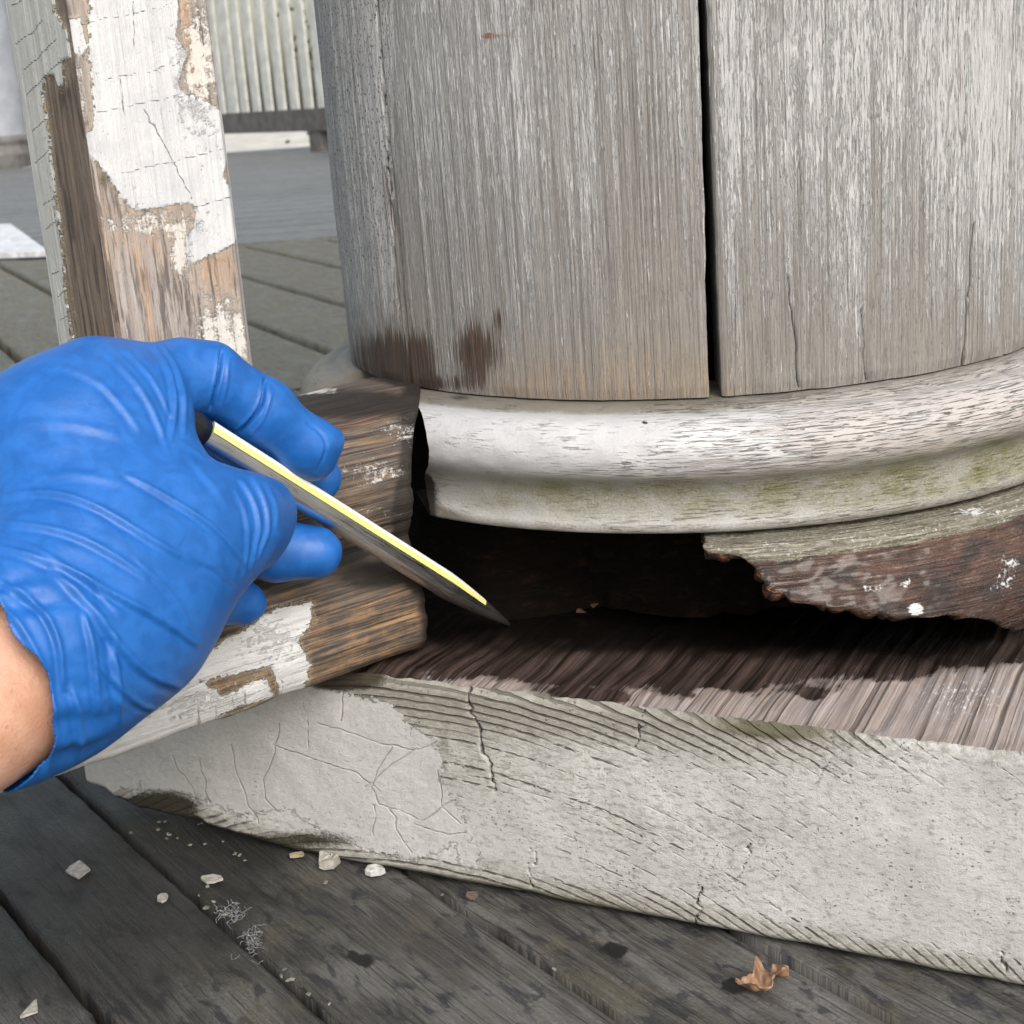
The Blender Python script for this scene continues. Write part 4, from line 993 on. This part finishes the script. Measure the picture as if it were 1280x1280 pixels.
def lint(px_, py_, w, h, n, label):
    g = GM()
    for k in range(n):
        p = on_z(px_ + rs.randn() * w, py_ + rs.randn() * h, 0) + [0, 0, .0002 + .0018 * rs.rand()]
        d = np.append(BD * rs.choice([-1, 1]) + rs.randn(2) * .9, rs.randn() * .3); pts = [p]
        for q in range(7):
            d = d + rs.randn(3) * .7; d /= np.linalg.norm(d); d[2] *= .5
            pn = pts[-1] + d * .0011; pn[2] = max(pn[2], -.002); pts.append(pn)
        pts = np.array(pts); r_ = .00009
        a3 = np.linspace(0, 2 * pi, 4)
        ring = np.stack([np.cos(a3), np.sin(a3) * .5, np.sin(a3)], -1) * r_
        g.grid(pts[:, None] + ring[None])
    return tag(g.build('lint_tuft', LINT), label, 'lint', 'lint tufts in the deck gap')
lint(289, 1145, 8, 5, 48, 'wide fuzzy grey lint tuft caught in deck gap')
lint(314, 1180, 5, 9, 40, 'narrow fuzzy grey lint tuft hanging down into deck gap')
SPLINT = plain('reddish_splinter', (.15, .075, .04), .8, 300, .5)
for k, (x, y, l, a_) in enumerate(((728, 748, 22, .1), (705, 744, 14, -.2), (700, 757, 20, .5), (742, 760, 12, 1.1), (678, 749, 10, .3), (760, 752, 9, .9), (890, 748, 8, .2), (720, 766, 14, -.4))):
    P0 = on_z(x, y, Z_PL - .001); m_ = l * .6 / FPX
    g = GM(); X_ = np.array([cos(a_), sin(a_), .12]) * m_; Y_ = np.array([-sin(a_), cos(a_), 0]) * m_ * .16
    for q in range(3): g.box(P0 + Y_ * q * .9 + [0, 0, .0004 * q], X_ * (1 - .3 * q), Y_ * .6, (0, 0, .0005))
    tag(g.build('wood_splinter', SPLINT, smooth=False), 'reddish splinter of rotted wood inside the dark cavity', 'splinter', 'splinters in the cavity')
for k in range(20):
    t_ = rs.rand(); x = 175 + 140 * t_ + rs.randn() * 26; y = 1030 + 60 * t_ + rs.randn() * 20
    chip(x, y, 3 + 5 * rs.rand() ** 2, 1.2 + 2 * rs.rand(), 'crumb', 'tiny crumb of paint in dirt beside plinth corner', 'paint crumb', CRUMB, 'crumbs of paint at the plinth corner', rs.rand() * 3, th=.0004)
for k in range(14):
    t_ = rs.rand(); s_ = rs.randint(3)
    a_, b_ = [((540, 1112), (790, 1282)), ((230, 1100), (420, 1280)), ((380, 1095), (540, 1110))][s_]
    x = a_[0] + (b_[0] - a_[0]) * t_ + rs.randn() * 7; y = a_[1] + (b_[1] - a_[1]) * t_ + rs.randn() * 4
    chip(x, y, 3 + 6 * rs.rand() ** 2, 2 + 3 * rs.rand(), 'crumb', 'tiny crumb of paint along a deck gap', 'paint crumb', CRUMB, 'crumbs of paint along the deck gaps', rs.rand() * 3, th=.0004)
# dry curled leaf
M = Mat('dry_leaf')
n1 = M.noise(M.uv(90, 90), 1, 3, .6)
LEAF = M.out(M.mix(M.rng(n1, .35, .65), (.13, .065, .035), (.36, .22, .135)), .55, M.bump(n1, .002, .6))
nu, nv = 40, 14
s_ = np.linspace(-1, 1, nu)[:, None]; t_ = np.linspace(-1, 1, nv)[None]
wid = (1 - np.abs(s_) ** 2.2) * (.8 + .35 * np.sin(s_ * 9 + 1)) * 1.15
X = s_ * .0098; Y = t_ * wid * .0050 + .0018 * np.sin(s_ * 3)
Zl = .0022 + .0035 * (t_ ** 2) * wid + .0022 * np.sin(s_ * 5 + t_ * 2) * .6 + .0028 * s_ ** 2 + .0035 * (fbm(s_ * 5, t_ * 3, oct=3, seed=2) - .3)
P0 = on_z(953, 1238, 0)
ca, sa = cos(.35), sin(.35)
P = np.stack([P0[0] + X * ca - Y * sa, P0[1] + X * sa + Y * ca, Zl + 0 * X], -1)
lf = GM().grid(P, (X + 0 * t_, Y)).build('dry_leaf', LEAF); tag(lf, 'curled dry brown leaf on the deck in front of plinth', 'leaf')
so = lf.modifiers.new('thickness', 'SOLIDIFY'); so.thickness = .0004

# ------------------------------------------------------------------ background: far column, far railing, hedge
A0, A1 = on_z(285, 190, 0), on_z(415, 189, 0)
fd = (A1 - A0); fd /= np.linalg.norm(fd); fnn = np.array([-fd[1], fd[0], 0.0])
def fp(x, y): return on_plane(x, y, A0, fnn)
fr = tag(empty('far_railing'), 'white slatted railing with dark bottom rail across the far side of the porch', 'railing')
zr0, zr1 = fp(345, 165)[2], fp(345, 138)[2]
base = A0 * 1.0; base[2] = 0
s0 = (fp(45, 160) - A0) @ fd; s1 = (fp(520, 160) - A0) @ fd
g = GM(); g.box(A0 + fd * s0 + ZV * (zr0) - fnn * .035, fd * (s1 - s0), fnn * .07, ZV * (zr1 - zr0)); g.build('bottom_rail', FARDARK, fr, smooth=False)
sp = ((fp(388, 130) - A0) @ fd - (fp(293, 130) - A0) @ fd) / 6
k0 = (fp(293, 130) - A0) @ fd
ks = int((s0 - k0) / sp); ke = int((s1 - k0) / sp)
for k in range(ks, ke + 1):
    w = sp * (.62 if k != 0 else .9)
    g = GM(); cx = k0 + k * sp
    o = A0 + fd * (cx - w / 2) - fnn * .02 + ZV * (zr1 - .004)
    # slat with chamfered front edges
    f = .22
    for (p0, p1) in (((0, .3), (f, 0)), ((f, 0), (1 - f, 0)), ((1 - f, 0), (1, .3)), ((1, .3), (1, 1)), ((1, 1), (0, 1)), ((0, 1), (0, .3))):
        a = o + fd * w * p0[0] + fnn * .012 * p0[1]; b = o + fd * w * p1[0] + fnn * .012 * p1[1]
        g.faces([a, b, b + ZV * 1.0, a + ZV * 1.0], [(0, 1, 2, 3)])
    g.build('slat', FARWHITE, fr, smooth=False)
g = GM(); g.box(A0 + fd * s0 + ZV * (zr1 + 1.0) - fnn * .045, fd * (s1 - s0), fnn * .09, ZV * .07); g.build('top_rail', FARWHITE, fr, smooth=False)
g = GM(); pz = (fp(392, 170) - A0) @ fd; g.box(A0 + fd * (pz - .0) - fnn * .03, fd * .14, fnn * .06, ZV * (zr0 - .002)); g.build('foot_block', FARDARK, fr, smooth=False)
fc = tag(empty('far_column'), 'plain blue-grey porch column on base darkened for shade beyond the peeling baluster', 'column')
C0 = on_z(-8, 197, 0); C0 = CAM_C + (C0 - CAM_C) * .78; C0[2] = 0
dd = (C0 - CAM_C) @ CAM_F
def lathe(prof, n=64):
    a = np.linspace(0, 2 * pi, n)[:, None]; pr_ = np.array(prof)
    return np.stack([C0[0] + pr_[None, :, 0] * np.cos(a), C0[1] + pr_[None, :, 0] * np.sin(a), pr_[None, :, 1] + 0 * a], -1)
rf = 45 / FPX * dd
GM().grid(lathe([(rf, .20), (rf * .98, 1.2), (rf * .9, 2.6), (0, 2.6)])).build('shaft', FARGREY, fc)
GM().grid(lathe([(rf * .9, .205), (rf * 1.04, .2), (rf * 1.12, .185), (rf * 1.14, .165), (rf * 1.1, .15), (rf * 1.08, .13), (rf * 1.2, .10), (rf * 1.22, .07)])).build('moulding', FARDARK, fc)  # shadow on base and plinth put into their dark colour
g = GM(); q = rf * 1.3; g.box(C0 - [q, q, 0], (2 * q, 0, 0), (0, 2 * q, 0), (0, 0, .085)); g.build('plinth', FARDARK, fc, smooth=False)
# hedge beyond
M = Mat('hedge_leaves')
r_ = M.noise(M.obj(3, 3, 3), 1, 3, .6)
HEDGE = M.out(M.mix(M.rng(r_, .3, .7), (.02, .03, .012), (.05, .065, .028)), .6)
nl = 16000
c = A0 + fnn * 3.2
U_ = rs.rand(nl) * 9 - 6; D_ = rs.rand(nl) ** .6 * 1.2; H_ = rs.rand(nl) * 2.6 - .2
H_ *= .85 + .15 * np.sin(U_ * 1.7)
P = c[None] + fd[None] * U_[:, None] + fnn[None] * D_[:, None] + ZV[None] * H_[:, None]
X = rs.randn(nl, 3); X /= np.linalg.norm(X, axis=1)[:, None]; Y = np.cross(X, rs.randn(nl, 3)); Y /= np.linalg.norm(Y, axis=1)[:, None]
X *= .045; Y *= .026
V = np.stack([P - X, P + Y, P + X, P - Y], 1).reshape(-1, 3)
hg = GM().faces(V, np.arange(nl * 4).reshape(-1, 4)).build('hedge', HEDGE, smooth=False)
tag(hg, 'dark green hedge beyond the far slatted railing', 'hedge')
